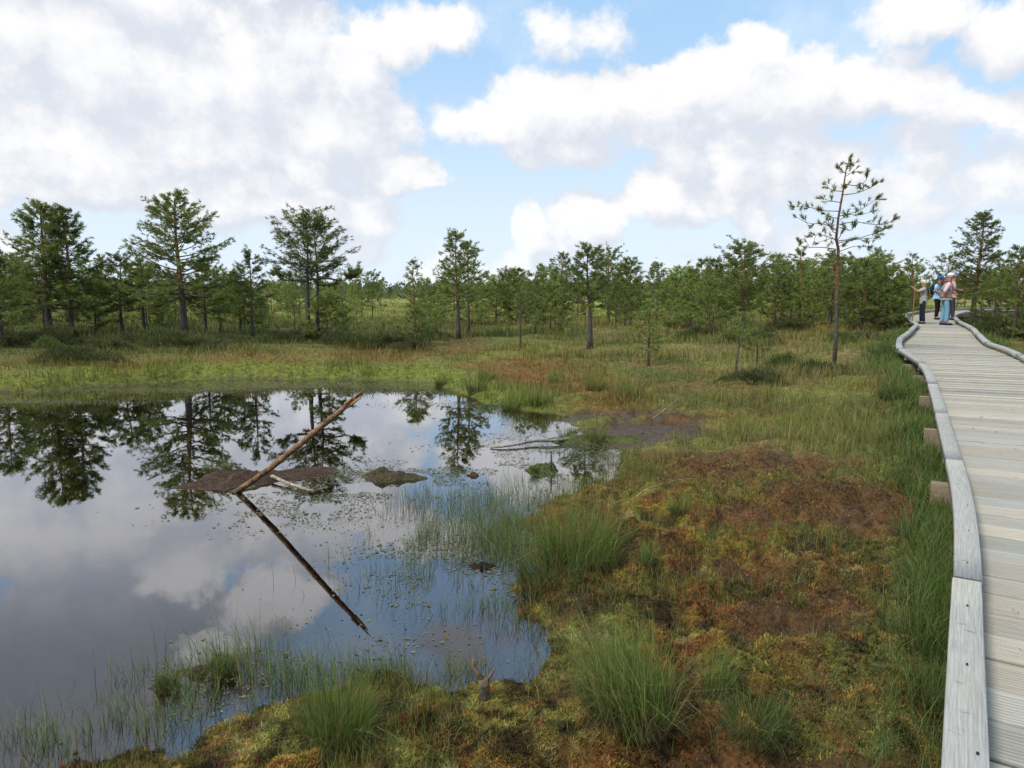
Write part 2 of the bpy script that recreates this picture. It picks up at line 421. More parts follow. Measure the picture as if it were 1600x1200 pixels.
def wood_mat(name, base, dark, along='x', grooves=True, warm=(.33,.25,.16,1)):
    m, N = material(name)
    uv = N.n('ShaderNodeTexCoord').outputs['UV']
    mp = N.n('ShaderNodeMapping'); N.L.new(uv, mp.inputs[0])
    mp.inputs['Scale'].default_value = (2.0, 70, 1)
    grain = N.noise(mp.outputs[0], 2.2, 8, .72, .25)
    blot = N.noise(uv, 2.3, 5, .6)
    at = N.n('ShaderNodeVertexColor', layer_name='Col').outputs[0]
    c = N.mixc(N.smooth(grain, .32, .68), dark, base)
    c = N.mixc(N.math('MULTIPLY', N.smooth(blot, .48, .75), .35), c, warm)
    mp2 = N.n('ShaderNodeMapping'); N.L.new(uv, mp2.inputs[0]); mp2.inputs['Scale'].default_value = (14, 4, 1)
    spk = N.smooth(N.noise(mp2.outputs[0], 1.0, 5, .6, .4), .645, .69)
    c = N.mixc(N.math('MULTIPLY', spk, .6), c, (.22, .15, .09, 1))
    c = N.mixc(1.0, c, at, 'MULTIPLY')
    h = N.math('MULTIPLY', grain, .25 if grooves else .3)
    if grooves:
        sx = N.n('ShaderNodeSeparateXYZ'); N.L.new(uv, sx.inputs[0])
        w = N.math('SINE', N.math('MULTIPLY', sx.outputs[1], 2*math.pi/.0285))
        gr = N.smooth(w, -1.0, -.35)
        h = N.math('ADD', h, gr)
        c = N.mixc(gr, N.mixc(1.0, c, (.74, .72, .70, 1), 'MULTIPLY'), c)
    b = bsdf(N, c, .9, .1, bump(N, h, .45, .003)); N.L.new(b.outputs[0], N.out.inputs[0])
    return m
M_GROUND = ground_mat(); M_WATER = water_mat()
M_DECK = wood_mat('weathered_decking', (.52,.475,.395,1), (.36,.325,.265,1), grooves=False, warm=(.48,.42,.32,1))
M_RAIL = wood_mat('weathered_timber', (.50,.475,.425,1), (.30,.285,.25,1), grooves=False, warm=(.44,.40,.32,1))
M_BEAM = wood_mat('beam_timber', (.34,.27,.20,1), (.20,.15,.10,1), grooves=False)

# ------------------------------------------------------------------ ground
C_ = lambda *a: np.array(a, float)
YG, OR, RU, DK, PL = C_(.235,.195,.034), C_(.235,.120,.025), C_(.180,.062,.022), C_(.036,.025,.013), C_(.42,.37,.19)
OLV, STR, BG, DG, PEA, MEA = C_(.200,.190,.048), C_(.36,.28,.12), C_(.185,.220,.036), C_(.085,.105,.032), C_(.115,.060,.027), C_(.28,.29,.075)
def lerp(a, b, t): return a+(b-a)*t[..., None]
def ground_col(x, y, m):
    n = len(x); r, sd_ = m['r'], m['sd']
    f1 = fbm(x, y, .55, 4, 41); f2 = fbm(x, y, .3, 4, 42); f3 = fbm(x, y, 1.7, 4, 43); f4 = fbm(x, y, .16, 3, 44)
    near = np.tile(YG, (n, 1))
    near = lerp(near, OR, ss(.42, .58, f1)); near = lerp(near, RU, ss(.50, .62, f2)*.9); near = lerp(near, OLV, ss(.55, .7, f3))
    near = lerp(near, PL, ss(.66, .8, f4)*.35); near = lerp(near, DK, ss(.47, .34, f2)*.85)
    g5 = fbm(x, y, 2.6, 4, 45); g6 = fbm(x, y, 1.4, 4, 46)
    mid = np.tile(OLV, (n, 1)); mid = lerp(mid, STR, ss(.48, .72, g5)*.45); mid = lerp(mid, BG, ss(.52, .7, g6)*.5); mid = lerp(mid, OR, ss(.54, .68, f3)*.6); mid = lerp(mid, DG, ss(.46, .34, g6)*.45); mid = lerp(mid, C_(.24, .15, .06), ss(.56, .68, fbm(x, y, 1.0, 4, 49))*.7)
    farb = np.tile(OLV*1.0, (n, 1)); farb = lerp(farb, C_(.24, .24, .05), ss(.40, .65, g5)*.75); farb = lerp(farb, C_(.225, .11, .036), ss(.52, .66, g6)*.75)
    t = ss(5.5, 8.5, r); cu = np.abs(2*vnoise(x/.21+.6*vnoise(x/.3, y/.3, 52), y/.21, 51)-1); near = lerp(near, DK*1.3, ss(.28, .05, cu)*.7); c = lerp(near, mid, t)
    leftfar = ss(9.5, 12.5, r)*ss(3.0, .5, x)
    c = lerp(c, farb, leftfar)
    rim = ss(1.0, .35, sd_)*ss(9, 11, r)*ss(1.5, .3, x)
    c = lerp(c, BG, rim*.85)
    rust = ss(.7, 1.3, sd_)*ss(4.5, 2.2, sd_)*ss(9, 11, r)*ss(3, 1, x)
    c = lerp(c, C_(.235, .115, .036), rust*ss(.47, .62, fbm(x, y, 1.6, 4, 47))*.8*(.45+.55*ss(-6, -2, x)))
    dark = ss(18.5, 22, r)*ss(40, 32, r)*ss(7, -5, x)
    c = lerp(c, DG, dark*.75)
    c = lerp(c, MEA, ss(30, 42, r)*ss(.35, .6, fbm(x, y, 9, 3, 48)))
    c = lerp(c, DG*1.2, ss(1.4, .2, m['walk'])*.8)
    c = lerp(c, lerp(np.tile(PEA, (n, 1)), C_(.165, .078, .027), ss(.45, .62, f4)), m['peat']*.9)
    c = lerp(c, C_(.115, .082, .058)*1.0, m['mud']*.85)
    wetm = np.maximum(np.maximum(m['peat']*.2, m['mud']*.6), ss(.22, .02, sd_))
    c = lerp(c, C_(.085, .060, .032), ss(.10, -.12, sd_))
    c = lerp(c, C_(.012, .009, .006), ss(-.35, -1.3, sd_))
    return np.concatenate([c, wetm[:, None]], 1)
def build_ground():
    az = np.concatenate([np.arange(-180, -64, 4.0), np.arange(-64, 64, .17), np.arange(64, 180, 4.0)])
    rs = [.25]
    while rs[-1] < 4000:
        r = rs[-1]; rs.append(r*(1.03 if r < 2 else 1.0085 if r < 12 else 1.014 if r < 45 else 1.06 if r < 300 else 1.25))
    rs = np.array(rs); A, R = np.meshgrid(np.radians(az), rs)
    x = (R*np.sin(A)).ravel(); y = (R*np.cos(A)).ravel()
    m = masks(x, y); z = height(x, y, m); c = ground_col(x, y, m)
    k = len(az); nr = len(rs)
    i = np.arange(nr-1)[:, None]*k; j = np.arange(k)[None]; j2 = (j+1) % k
    Q = np.stack([i+j, i+k+j, i+k+j2, i+j2], -1).reshape(-1, 4)
    V = np.concatenate([np.stack([x, y, z], -1), [(0, 0, z[0])]]); c = np.concatenate([c, c[:1]])
    T = np.stack([np.full(k, len(V)-1), np.arange(k), (np.arange(k)+1) % k], -1)
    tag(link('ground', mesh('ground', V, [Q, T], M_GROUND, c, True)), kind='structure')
    xs = np.array([(-26, -2.5, 0), (2.2, -2.5, 0), (2.2, 17.5, 0), (-26, 17.5, 0)], float)
    # the sheet of water only fills the pond outline (a little wider than the shore)
    P = SHORE.copy(); c0 = np.array((-8., 7.))
    V = []; 
    me = bpy.data.meshes.new('water'); import bmesh
    bm = bmesh.new(); vs = [bm.verts.new((p[0], p[1], 0)) for p in P]
    f = bm.faces.new(vs); bmesh.ops.triangulate(bm, faces=[f], ngon_method='EAR_CLIP')
    # widen the edge so that the sheet always dips under the bank
    bm.to_mesh(me); bm.free()
    n = len(P); nv = []
    area = .5*sum(P[i-1][0]*P[i][1]-P[i][0]*P[i-1][1] for i in range(n)); sg = 1 if area > 0 else -1
    for i in range(n):
        t = P[(i+1) % n]-P[i-1]; nn = np.array((t[1], -t[0]))*sg; nv.append(P[i]+nn/np.linalg.norm(nn)*.22)
    for v, p in zip(me.vertices, nv): v.co = (p[0], p[1], 0)
    me.update()
    if sum(p.normal.z for p in me.polygons) < 0: me.flip_normals()
    me.materials.append(M_WATER); me.update()
    tag(link('water', me), kind='structure')
build_ground()

# ------------------------------------------------------------------ boardwalk
def boardwalk():
    root = empty('boardwalk', (1.5, 2.0, .0)); off = np.array((1.5, 2.0, 0))
    tag(root, 'grey weathered wooden boardwalk winding away across the bog with low side rails', 'boardwalk')
    rr = random.Random(2)
    V = []; Q = []; UV = []; C = []; s = 0.0; n = 0
    step = .268
    while s < MS[-1]-step:
        a = s; b = s+step-(.022 if s < 9 else .016 if s < 30 else .012)
        l0, r0, l1, r1 = at_s(LC, a), at_s(RC, a), at_s(LC, b), at_s(RC, b)
        dz = rr.uniform(-.005, .005)
        zl = [float(zdeck((l0+r0)[1]/2))+dz]
        k = rr.uniform(.74, 1.10); w = rr.uniform(-.045, .045); z = zl[0]
        L = np.linalg.norm(r0-l0); v0 = s*3.17 % 7; u0 = rr.uniform(0, 20)
        if s < 17: prof = [(0, -.028), (0, -.003), (.012, 0)]+[q for g in range(9) for q in ((.045+g*.0915, 0), (.053+g*.0915, -.0045), (.070+g*.0915, -.0045), (.078+g*.0915, 0))]+[(.988, 0), (1, -.003), (1, -.028)]
        else: prof = [(0, -.028), (0, 0), (1, 0), (1, -.028)]
        for (t, h) in prof:
            a_, b_ = l0+(l1-l0)*t, r0+(r1-r0)*t; d_ = k*(.72 if -.01 < h < -.004 else 1)
            V += [(a_[0], a_[1], z+h), (b_[0], b_[1], z+h)]; UV += [(u0, v0+t*.255), (u0+L, v0+t*.255)]; C += [(d_*(1+w), d_, d_*(1-w), 1)]*2
        m_ = len(prof)
        Q += [(n+2*i, n+2*i+1, n+2*i+3, n+2*i+2) for i in range(m_-1)]+[(n, n+2*m_-2, n+2*m_-1, n+1)]
        n += 2*m_; s += step
    o = link('deck', mesh('deck', np.array(V)-off, np.array(Q), M_DECK, np.array(C), uv=np.array(UV)), root)
    # side rails: squared timbers laid end to end on short blocks
    cuts = [0, 4.6, 9.15, 12.2, 14.9, 17.6, 20.2, 22.6, 25.2, 27.6, 30.2, 33.4, 36.6, 40.4, 44.6, 49, 54, MS[-1]-.2]
    for side, (A, B) in enumerate(((LC, RC), (RC, LC))):
        for a, b in zip(cuts[:-1], cuts[1:]):
            ns = max(4, int((b-a)/.35)); dzr = rr.uniform(-.006, .006); t = np.linspace(a+.004, b-.004, ns)
            e = at_s(A, t); inn = at_s(B, t)-e; inn /= np.linalg.norm(inn, axis=1, keepdims=True)
            wdt = .125; jog = rr.uniform(-.014, .014)
            prof = [(0, .045), (0, .121), (.005, .126), (wdt-.005, .126), (wdt, .121), (wdt, .045)]
            V = []; uv = []; u0 = rr.uniform(0, 30)
            for i in range(ns):
                z = zdeck(e[i][1]); acc = 0
                for q, (w, h) in enumerate(prof):
                    p = e[i]+inn[i]*(w-wdt+.01+jog); V.append((p[0], p[1], z+h+dzr)); uv.append((u0+t[i], [.0, .076, .082, .196, .202, .278][q]+side))
            k = len(prof); F_ = []
            for i in range(ns-1):
                for q in range(k): F_.append((i*k+q, i*k+(q+1) % k, (i+1)*k+(q+1) % k, (i+1)*k+q))
            V = np.array(V); caps = [np.array([[0, 1, 4, 5], [1, 2, 3, 4]]), np.array([[5, 4, 1, 0], [4, 3, 2, 1]])+(ns-1)*k]
            kk = rr.uniform(.9, 1.05)
            fs = np.concatenate([np.array(F_)[:, ::-1] if side else np.array(F_)]+caps)
            link('side_rail', mesh('side_rail', V-off, fs, M_RAIL, np.full((len(V), 4), kk), uv=np.array(uv)), root)
    for k in range(9):
        s = 6.3+k*.62; e = at_s(LC, s); inn = at_s(RC, s)-e; inn /= np.linalg.norm(inn); p = e-inn*rr.uniform(.03, .08)-off[:2]; z = zdeck(e[1])
        mb = MB(); mb.tube([(p[0], p[1], z+.110), (p[0], p[1], z+.1335)], .0042, 8, (.06, .055, .05)); link('screw', mb.build('screw', M_PEAT), root)
    def boxuv(c, ax, ay, sx, sy, sz, mat, name, par, shade=1.0):
        ax = np.array((*ax, 0.)); ay = np.array((*ay, 0.)); az_ = np.array((0, 0, 1.))
        V = []; uv = []; Fc = []
        u0 = rr.uniform(0, 20)
        for d, a1, a2, h, h1, h2 in ((ax, ay, az_, sx, sy, sz), (-ax, ay, az_, sx, sy, sz), (ay, ax, az_, sy, sx, sz), (-ay, ax, az_, sy, sx, sz), (az_, ax, ay, sz, sx, sy), (-az_, ax, ay, sz, sx, sy)):
            i0 = len(V)
            for p, q in ((-1, -1), (1, -1), (1, 1), (-1, 1)):
                V.append(np.array(c)+d*h/2+a1*p*h1/2+a2*q*h2/2); uv.append((u0+p*h1/2, q*h2/2))
            flip = np.dot(np.cross(a1, a2), d) < 0
            Fc.append((i0, i0+3, i0+2, i0+1) if flip else (i0, i0+1, i0+2, i0+3))
        return link(name, mesh(name, np.array(V)-off, np.array(Fc), mat, np.full((len(V), 4), shade), uv=np.array(uv)), par)
    # rail blocks and cross beams
    s = 5.2
    while s < 40:
        for A, B in ((LC, RC), (RC, LC)):
            e = at_s(A, s); inn = at_s(B, s)-e; inn /= np.linalg.norm(inn); p = e+inn*-.065
            boxuv((p[0], p[1], zdeck(p[1])+.0225), inn, (-inn[1], inn[0]), .11, .11, .043, M_BEAM, 'rail_block', root)
        s += 1.5
    for px, py in ((1452,765),(1447,680),(1441,633),(1437,605),(1424,590),(1407,565)):
        d0 = G(px, py, .3); j = int(np.argmin(np.hypot(LC[:, 0]-d0[0], LC[:, 1]-d0[1])+0))
        e = LC[j]; f = RC[j]; inn = (f-e)/np.linalg.norm(f-e); L = np.linalg.norm(f-e)+.26
        c = (e+f)/2+inn*-.10
        boxuv((c[0], c[1], zdeck(c[1])-.225), inn, (-inn[1], inn[0]), L, .12, .38, M_BEAM, 'cross_beam', root)
    for w0, w1 in ((.35, .08), (.65, .08), (.08, .08), (.92, .08)):        # stringers under the planks
        t = np.linspace(0, MS[-1]-.5, 90); l, r = at_s(LC, t), at_s(RC, t); c = l+(r-l)*w0
        z = zdeck(c[:, 1])-.075
        mb = MB(); mb.tube(np.stack([c[:, 0], c[:, 1], z], -1)-off, .045, 4, (.6, .6, .6)); 
        link('stringer', mb.build('stringer', M_PEAT), root)
boardwalk()

# ------------------------------------------------------------------ blades of grass
def blades(P, h, w, lean_az, lean, col, curl=.5, tipcol=1.25):
    """P (n,3) roots; each blade = 5 verts, 3 triangles"""
    n = len(P); h = np.broadcast_to(h, (n,)); w = np.broadcast_to(w, (n,)); lean = np.broadcast_to(lean, (n,))
    d = np.stack([np.cos(lean_az), np.sin(lean_az), np.zeros(n)], -1)
    fa = RNG.uniform(0, 2*math.pi, n); s = np.stack([np.cos(fa), np.sin(fa), np.zeros(n)], -1)
    up = np.array((0, 0, 1.))
    c1, s1 = np.cos(lean*.55), np.sin(lean*.55); l2 = lean*(1+curl); c2, s2 = np.cos(l2), np.sin(l2)
    m = P+(h*.5)[:, None]*(up*c1[:, None]+d*s1[:, None]); t = m+(h*.5)[:, None]*(up*c2[:, None]+d*s2[:, None])
    V = np.stack([P-s*w[:, None]/2, P+s*w[:, None]/2, m-s*w[:, None]*.38, m+s*w[:, None]*.38, t], 1).reshape(-1, 3)
    b = np.arange(n)[:, None]*5
    T = np.concatenate([b+np.array((0, 1, 3)), b+np.array((0, 3, 2)), b+np.array((2, 3, 4))], 0)
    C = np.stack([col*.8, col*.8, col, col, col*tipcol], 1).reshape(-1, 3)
    return V, T, C
def polar(n, r0, r1, a0=-58, a1=58, p=1.0):
    a = np.radians(RNG.uniform(a0, a1, n)); r = r0*(r1/r0)**(RNG.uniform(0, 1, n)**p)
    return r*np.sin(a), r*np.cos(a)
def jit(col, n, a=.25, b=.12):
    k = RNG.uniform(1-a, 1+a, (n, 1)); return np.clip(col*k*(1+RNG.uniform(-b, b, (n, 3))), .003, .9)

def meadow():
    x, y = polar(430000, 7.0, 75, -60, 60, .9)
    m = masks(x, y)
    dens = fbm(x, y, .45, 3, 60)
    keep = (m['sd'] > .04) & (m['walk'] > .10) & (RNG.uniform(0, 1, len(x)) < .35+1.3*(dens-.3)) & (RNG.uniform(0, 1, len(x)) > m['peat']*1.3)
    x, y = x[keep], y[keep]; m = {k: v[keep] for k, v in m.items()}
    n = len(x); z = height(x, y, m); r = m['r']
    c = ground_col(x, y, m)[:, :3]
    c = lerp(c, C_(.155, .175, .040), np.full(n, .35))*1.15
    st = RNG.uniform(0, 1, n) < .10; c[st] = STR*.95
    c = jit(c, n)
    tall = fbm(x, y, 1.3, 3, 61)
    rim = ss(1.1, .3, m['sd'])*ss(9, 11, r)*ss(1.5, .3, x)
    h = (.07+.20*ss(.35, .75, tall))*RNG.uniform(.6, 1.35, n)*(1+.35*ss(10, 25, r)); h = h*(1+.5*rim); h = np.where(r < 9, h*.75, h)*(1-.3*ss(10, 14, r)*ss(26, 20, r)*ss(4, 1, x))
    w = np.clip(.0011*r, .006, .05)*RNG.uniform(.5, 1.1, n)
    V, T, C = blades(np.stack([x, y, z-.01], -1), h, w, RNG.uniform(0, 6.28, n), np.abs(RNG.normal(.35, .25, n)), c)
    tag(link('meadow_grass', mesh('meadow_grass', V, T, M_GRASS, C)), 'low mixed grass and sedge covering the open bog', 'grass', kind='stuff')
meadow()

def moss():
    x, y = polar(620000, 2.3, 8.5, -46, 56, 1.0)
    m = masks(x, y)
    keep = (m['sd'] > -.28+.28*RNG.uniform(0, 1, len(x))**.5) & (m['walk'] > .08) & (RNG.uniform(0, 1, len(x)) > m['peat']*(.25+.7*ss(.5, .65, fbm(x, y, .4, 3, 72))))
    x, y = x[keep], y[keep]; m = {k: v[keep] for k, v in m.items()}
    n = len(x); z = height(x, y, m); r = m['r']
    c = ground_col(x, y, m)[:, :3]*1.4; c = lerp(c, YG*1.3, ss(.52, .7, fbm(x, y, .12, 3, 73))*.6); c = lerp(c, RU*1.3, ss(.55, .7, fbm(x, y, .10, 3, 74))*.6); c = lerp(c, OR*1.25, ss(.52, .66, fbm(x, y, .17, 3, 75))*.5); c = jit(c*(.22+1.35*ss(.25, .7, fbm(x, y, .09, 3, 76)))[:, None], n, .35, .15)
    h = RNG.uniform(.010, .030, n)*(1+.05*r); w = RNG.uniform(.0028, .0055, n)*(1+.10*r)
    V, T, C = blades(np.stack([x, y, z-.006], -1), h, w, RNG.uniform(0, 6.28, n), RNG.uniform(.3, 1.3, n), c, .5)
    tag(link('moss', mesh('moss', V, T, M_GRASS, C)), 'orange, rust and yellow-green peat moss carpet beside the boardwalk', 'moss', kind='stuff')
    # red sundew-like shoots and thin grass in the near moss
    x, y = polar(120000, 2.3, 9.5, -46, 60, 1.0); m = masks(x, y)
    pz = fbm(x, y, .55, 4, 70)
    keep = (m['sd'] > -.30) & (m['walk'] > .08) & (RNG.uniform(0, 1, len(x)) < ss(.46, .68, pz)*.75+.04+.16*ss(4.6, 5.8, m['r'])) & (m['peat'] < .5)
    x, y = x[keep], y[keep]; m = {k: v[keep] for k, v in m.items()}; n = len(x)
    z = height(x, y, m)
    cc = np.where((RNG.uniform(0, 1, n) < .2)[:, None], STR, C_(.16, .205, .040)); cc = np.where((RNG.uniform(0, 1, n) < .10)[:, None], RU*1.3, cc)
    V, T, C = blades(np.stack([x, y, z-.01], -1), RNG.uniform(.05, .20, n)*(.65+.35*ss(3, 6, m['r'])), .0022*(1+.10*m['r']), RNG.uniform(0, 6.28, n), np.abs(RNG.normal(.3, .25, n)), jit(cc, n))
    tag(link('thin_grass', mesh('thin_grass', V, T, M_GRASS, C)), 'thin green blades of cotton grass growing through the moss', 'grass', kind='stuff')
moss()

def sedge_strip():
    """dark sedge all along the boardwalk's sides"""
    n = 80000
    s = 3+ (34-3)*RNG.uniform(0, 1, n)**1.7; off_ = np.abs(RNG.normal(0, .12, n))*(.6+s*.06)+.05
    left = RNG.uniform(0, 1, n) < .8
    a, b = at_s(LC, s), at_s(RC, s); inn = (b-a)/np.linalg.norm(b-a, axis=1, keepdims=True)
    p = np.where(left[:, None], a-inn*off_[:, None], b+inn*off_[:, None])
    x, y = p[:, 0], p[:, 1]; m = masks(x, y)
    d = fbm(x, y, .8, 3, 80); keep = (m['walk'] > .04) & (RNG.uniform(0, 1, n) < .15+1.3*ss(.35, .7, d)) & (m['sd'] > 0)
    x, y = x[keep], y[keep]; m = {k: v[keep] for k, v in m.items()}; n = len(x); z = height(x, y, m)
    c = jit(np.tile(C_(.105, .155, .036), (n, 1)), n, .35)
    st = RNG.uniform(0, 1, n) < .07; c[st] = STR*.8
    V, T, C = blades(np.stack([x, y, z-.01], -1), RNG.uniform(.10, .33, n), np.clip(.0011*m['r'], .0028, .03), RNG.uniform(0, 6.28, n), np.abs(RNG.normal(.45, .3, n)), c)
    tag(link('sedge', mesh('sedge', V, T, M_GRASS, C)), 'dark green sedge growing along the edge of the boardwalk', 'sedge', kind='stuff')
sedge_strip()

def water_plants():
    spec = [(740,790,.8,.8,2600,.26),(650,840,.45,.35,750,.24),(790,850,.45,.7,2300,.30),(700,900,.7,.5,900,.20),(780,950,.5,.4,600,.20),(380,1035,.4,.2,330,.30),(250,1055,.3,.15,110,.24),(600,1052,.8,.14,900,.20),(470,1072,.45,.12,450,.23),(330,1095,.6,.2,380,.20),(120,1160,.6,.2,420,.22),(220,1130,.5,.2,300,.2),(900,745,.8,.35,700,.15),(940,720,.7,.6,900,.13),(870,700,.6,.5,350,.12)]
    P = []; H = []
    for px, py, rx, ry, n, h in spec:
        c = G(px, py); x = c[0]+RNG.normal(0, rx*.5, n); y = c[1]+RNG.normal(0, ry*.5, n)
        k = fbm(x, y, .22, 2, 90) > .44
        P.append(np.stack([x, y], -1)[k]); H.append(np.full(k.sum(), h))
    P = np.concatenate(P); H = np.concatenate(H); m = masks(P[:, 0], P[:, 1]); k = (m['sd'] < .3); P, H = P[k], H[k]; n = len(P)
    c = np.where((RNG.uniform(0, 1, n) < .15)[:, None], STR*.8, C_(.125, .175, .045))
    az_ = RNG.normal(2.6, .9, n)
    V, T, C = blades(np.concatenate([P, np.full((n, 1), -.03)], 1), H*RNG.uniform(.3, 1.2, n), .0028, az_, np.abs(RNG.normal(.5, .4, n)), jit(c, n))
    tag(link('water_sedge', mesh('water_sedge', V, T, M_GRASS, C)), 'thin green sedge standing in the shallow edge of the pond', 'sedge', kind='stuff')
    # floating leaves and algae film
    spec = [(480,602,3.2,.55,5200),(250,610,3.0,.35,3600),(80,628,2.2,.3,2200),(610,612,1.6,.5,2600),(700,632,1.3,.6,1700),(520,768,1.1,.35,3000),(470,800,.9,.5,2600),(640,760,.8,.45,2600),(700,730,.9,.7,2400),(560,740,.9,.3,2000),(640,860,.5,.4,650),
            (700,880,.7,.6,1100),(760,950,.4,.5,500),(620,930,.4,.3,130),(960,715,1.9,1.3,9000),(890,690,1.5,1.0,3000),(860,740,.5,.4,1200),(440,1000,.5,.3,160),(380,1060,.6,.25,260),(560,1010,.6,.2,200),(820,690,.9,.5,500),(250,1110,.5,.2,120)]
    P = []
    for px, py, rx, ry, n in spec:
        c = G(px, py); P.append(np.stack([c[0]+RNG.normal(0, rx*.55, n), c[1]+RNG.normal(0, ry*.55, n)], -1))
    P = np.concatenate(P); m = masks(P[:, 0], P[:, 1])
    k = (m['sd'] < .0) & ((fbm(P[:, 0], P[:, 1], .35, 3, 91) > .45) | (m['r'] > 11)); P = P[k]; n = len(P); r = m['r'][k]
    a = RNG.uniform(0, 6.28, n); L = np.clip(RNG.lognormal(-5.1, .45, n), .003, .022)*(1+.05*r); W = L*RNG.uniform(.25, .8, n)
    u = np.stack([np.cos(a), np.sin(a)], -1); v = np.stack([-u[:, 1], u[:, 0]], -1)
    q = np.stack([P+u*L[:, None], P+u*L[:, None]*.3+v*W[:, None], P-u*L[:, None]*.5+v*W[:, None]*.8, P-u*L[:, None], P-u*L[:, None]*.5-v*W[:, None]*.8, P+u*L[:, None]*.3-v*W[:, None]], 1)
    z = (RNG.uniform(.002, .006, n))[:, None, None]*np.ones((1, 6, 1))
    V = np.concatenate([q, z], -1).reshape(-1, 3); b = np.arange(n)[:, None]*6
    Q = np.concatenate([b+np.array((0, 1, 2, 3)), b+np.array((0, 3, 4, 5))], 0)
    c = np.where((RNG.uniform(0, 1, n) < .2)[:, None], C_(.16, .10, .05), C_(.21, .215, .12)); c = np.repeat(jit(c, n, .35), 6, 0)
    tag(link('floating_leaves', mesh('floating_leaves', V, Q, M_GRASS, c)), 'pale green film of small floating leaves on the pond', 'floating leaves', kind='stuff')
water_plants()

# ------------------------------------------------------------------ tussocks, heather
def tussock_mesh(name, n, h, spread, col, seed, lean=.55, bias=None, wid=.004):
    r = np.random.default_rng(seed)
    a = r.uniform(0, 6.28, n); q = np.sqrt(r.uniform(0, 1, n))*spread
    P = np.stack([np.cos(a)*q, np.sin(a)*q, -.03-.0*q], -1)
    la = a+r.normal(0, .8, n)
    if bias is not None: la = np.where(r.uniform(0, 1, n) < .7, r.normal(bias, .5, n), la)
    c = np.tile(np.array(col), (n, 1)); st = r.uniform(0, 1, n) < .14; c[st] = STR*.9
    c = np.clip(c*r.uniform(.5, 1.5, (n, 1))*r.uniform(.85, 1.2, (n, 3)), 0, 1)
    V, T, C = blades(P, h*r.uniform(.3, 1.2, n), wid*r.uniform(.6, 1.3, n), la, np.clip(np.abs(r.normal(lean, .42, n)), 0, 1.45), c)
    # dead thatch round the foot
    k = n//3; a = r.uniform(0, 6.28, k); q = np.sqrt(r.uniform(0, 1, k))*spread*1.05
    P2 = np.stack([np.cos(a)*q, np.sin(a)*q, np.full(k, .0)], -1)
    V2, T2, C2 = blades(P2, h*r.uniform(.25, .6, k), wid, a+r.normal(0, .5, k), r.uniform(.9, 1.5, k), np.clip(np.tile(C_(.13, .09, .045), (k, 1))*r.uniform(.5, 1.5, (k, 1)), 0, 1))
    return mesh(name, np.concatenate([V, V2]), np.concatenate([T, T2+len(V)]), M_GRASS, np.concatenate([C, C2]))
GREEN = (.155, .205, .042); DGREEN = (.095, .145, .034)
TU = [tussock_mesh('grass_tussock', 2000, .44, .22, GREEN, 1, .42, wid=.0030), tussock_mesh('grass_tussock', 1500, .50, .20, GREEN, 2, .66, 2.3, wid=.0030), tussock_mesh('grass_tussock', 700, .34, .20, DGREEN, 3, .8, wid=.0032), tussock_mesh('grass_tussock', 260, .27, .08, GREEN, 4, .45, wid=.0032), tussock_mesh('grass_tussock', 240, .36, .06, GREEN, 6, .55, 2.3, wid=.0028)]
def tuss(px, py, k, sc, label, group=None, rz=None, name='grass_tussock', dz=0):
    p = on_ground(px, py); o = link(name, TU[k], loc=(p[0], p[1], p[2]+dz)); o.scale = (sc, sc, sc*1.0)
    o.rotation_euler = (0, 0, rz if rz is not None else 0.0)
    tag(o, label, 'grass tussock', group); return o
tuss(905, 882, 0, 1.15, 'largest green grass tussock, standing at the corner of the pond bank', 'tussocks on the near bank', 1)
tuss(860, 905, 2, 1.05, 'dark thatchy tussock leaning over the water below the largest tussock', 'tussocks on the near bank', 2)
tuss(985, 1112, 1, .95, 'big wind-swept grass tussock right of the forked stump', 'tussocks on the near bank', 0)
tuss(530, 1150, 0, .66, 'upright grass tussock at the pond edge left of the forked stump', 'tussocks on the near bank', 3)
tuss(1115, 1085, 4, .95, 'thin leaning grass tuft on yellow moss right of the wind-swept tussock', 'tussocks on the near bank', 4)
tuss(1180, 1140, 2, .62, 'sprawling grass tuft on moss near the bottom edge', 'tussocks on the near bank', 1.2)
tuss(1010, 880, 4, .7, 'sparse green tuft on red moss right of the largest tussock', 'tussocks on the near bank', 5)
tuss(1060, 800, 3, .8, 'sparse green tuft on moss in front of the algae covered inlet', 'tussocks on the near bank', 2.2)
tuss(1245, 945, 3, .45, 'slim dark tuft rising from the bare peat patch', 'tussocks on the near bank', .4)
tuss(930, 690, 3, 1.5, 'low grass clump on the small islet in the inlet', 'tussocks on the near bank', .9)
tuss(885, 688, 3, 1.1, 'small grass clump at the end of the floating dead branch', 'tussocks on the near bank', 2.9)
for i, (px, py, sc) in enumerate(((1445,1010,.7),(1455,920,.8),(1435,840,.8),(1430,760,.9),(1415,690,1.0),(1400,620,1.2),(1440,1090,.6))):
    tuss(px, py, 2, sc, 'dark green sedge tussock beside the left rail of the boardwalk', 'sedge tussocks along the boardwalk', i*1.3)
for i, (px, py) in enumerate(((840,632),(800,640),(745,612),(690,602),(930,610),(985,620),(870,600),(760,595))):
    tuss(px, py, 3, 1.5+.3*(i % 3), 'yellow-green grass hummock on the far bank beyond the pond inlet', 'grass hummocks on the far bank', i*.9)

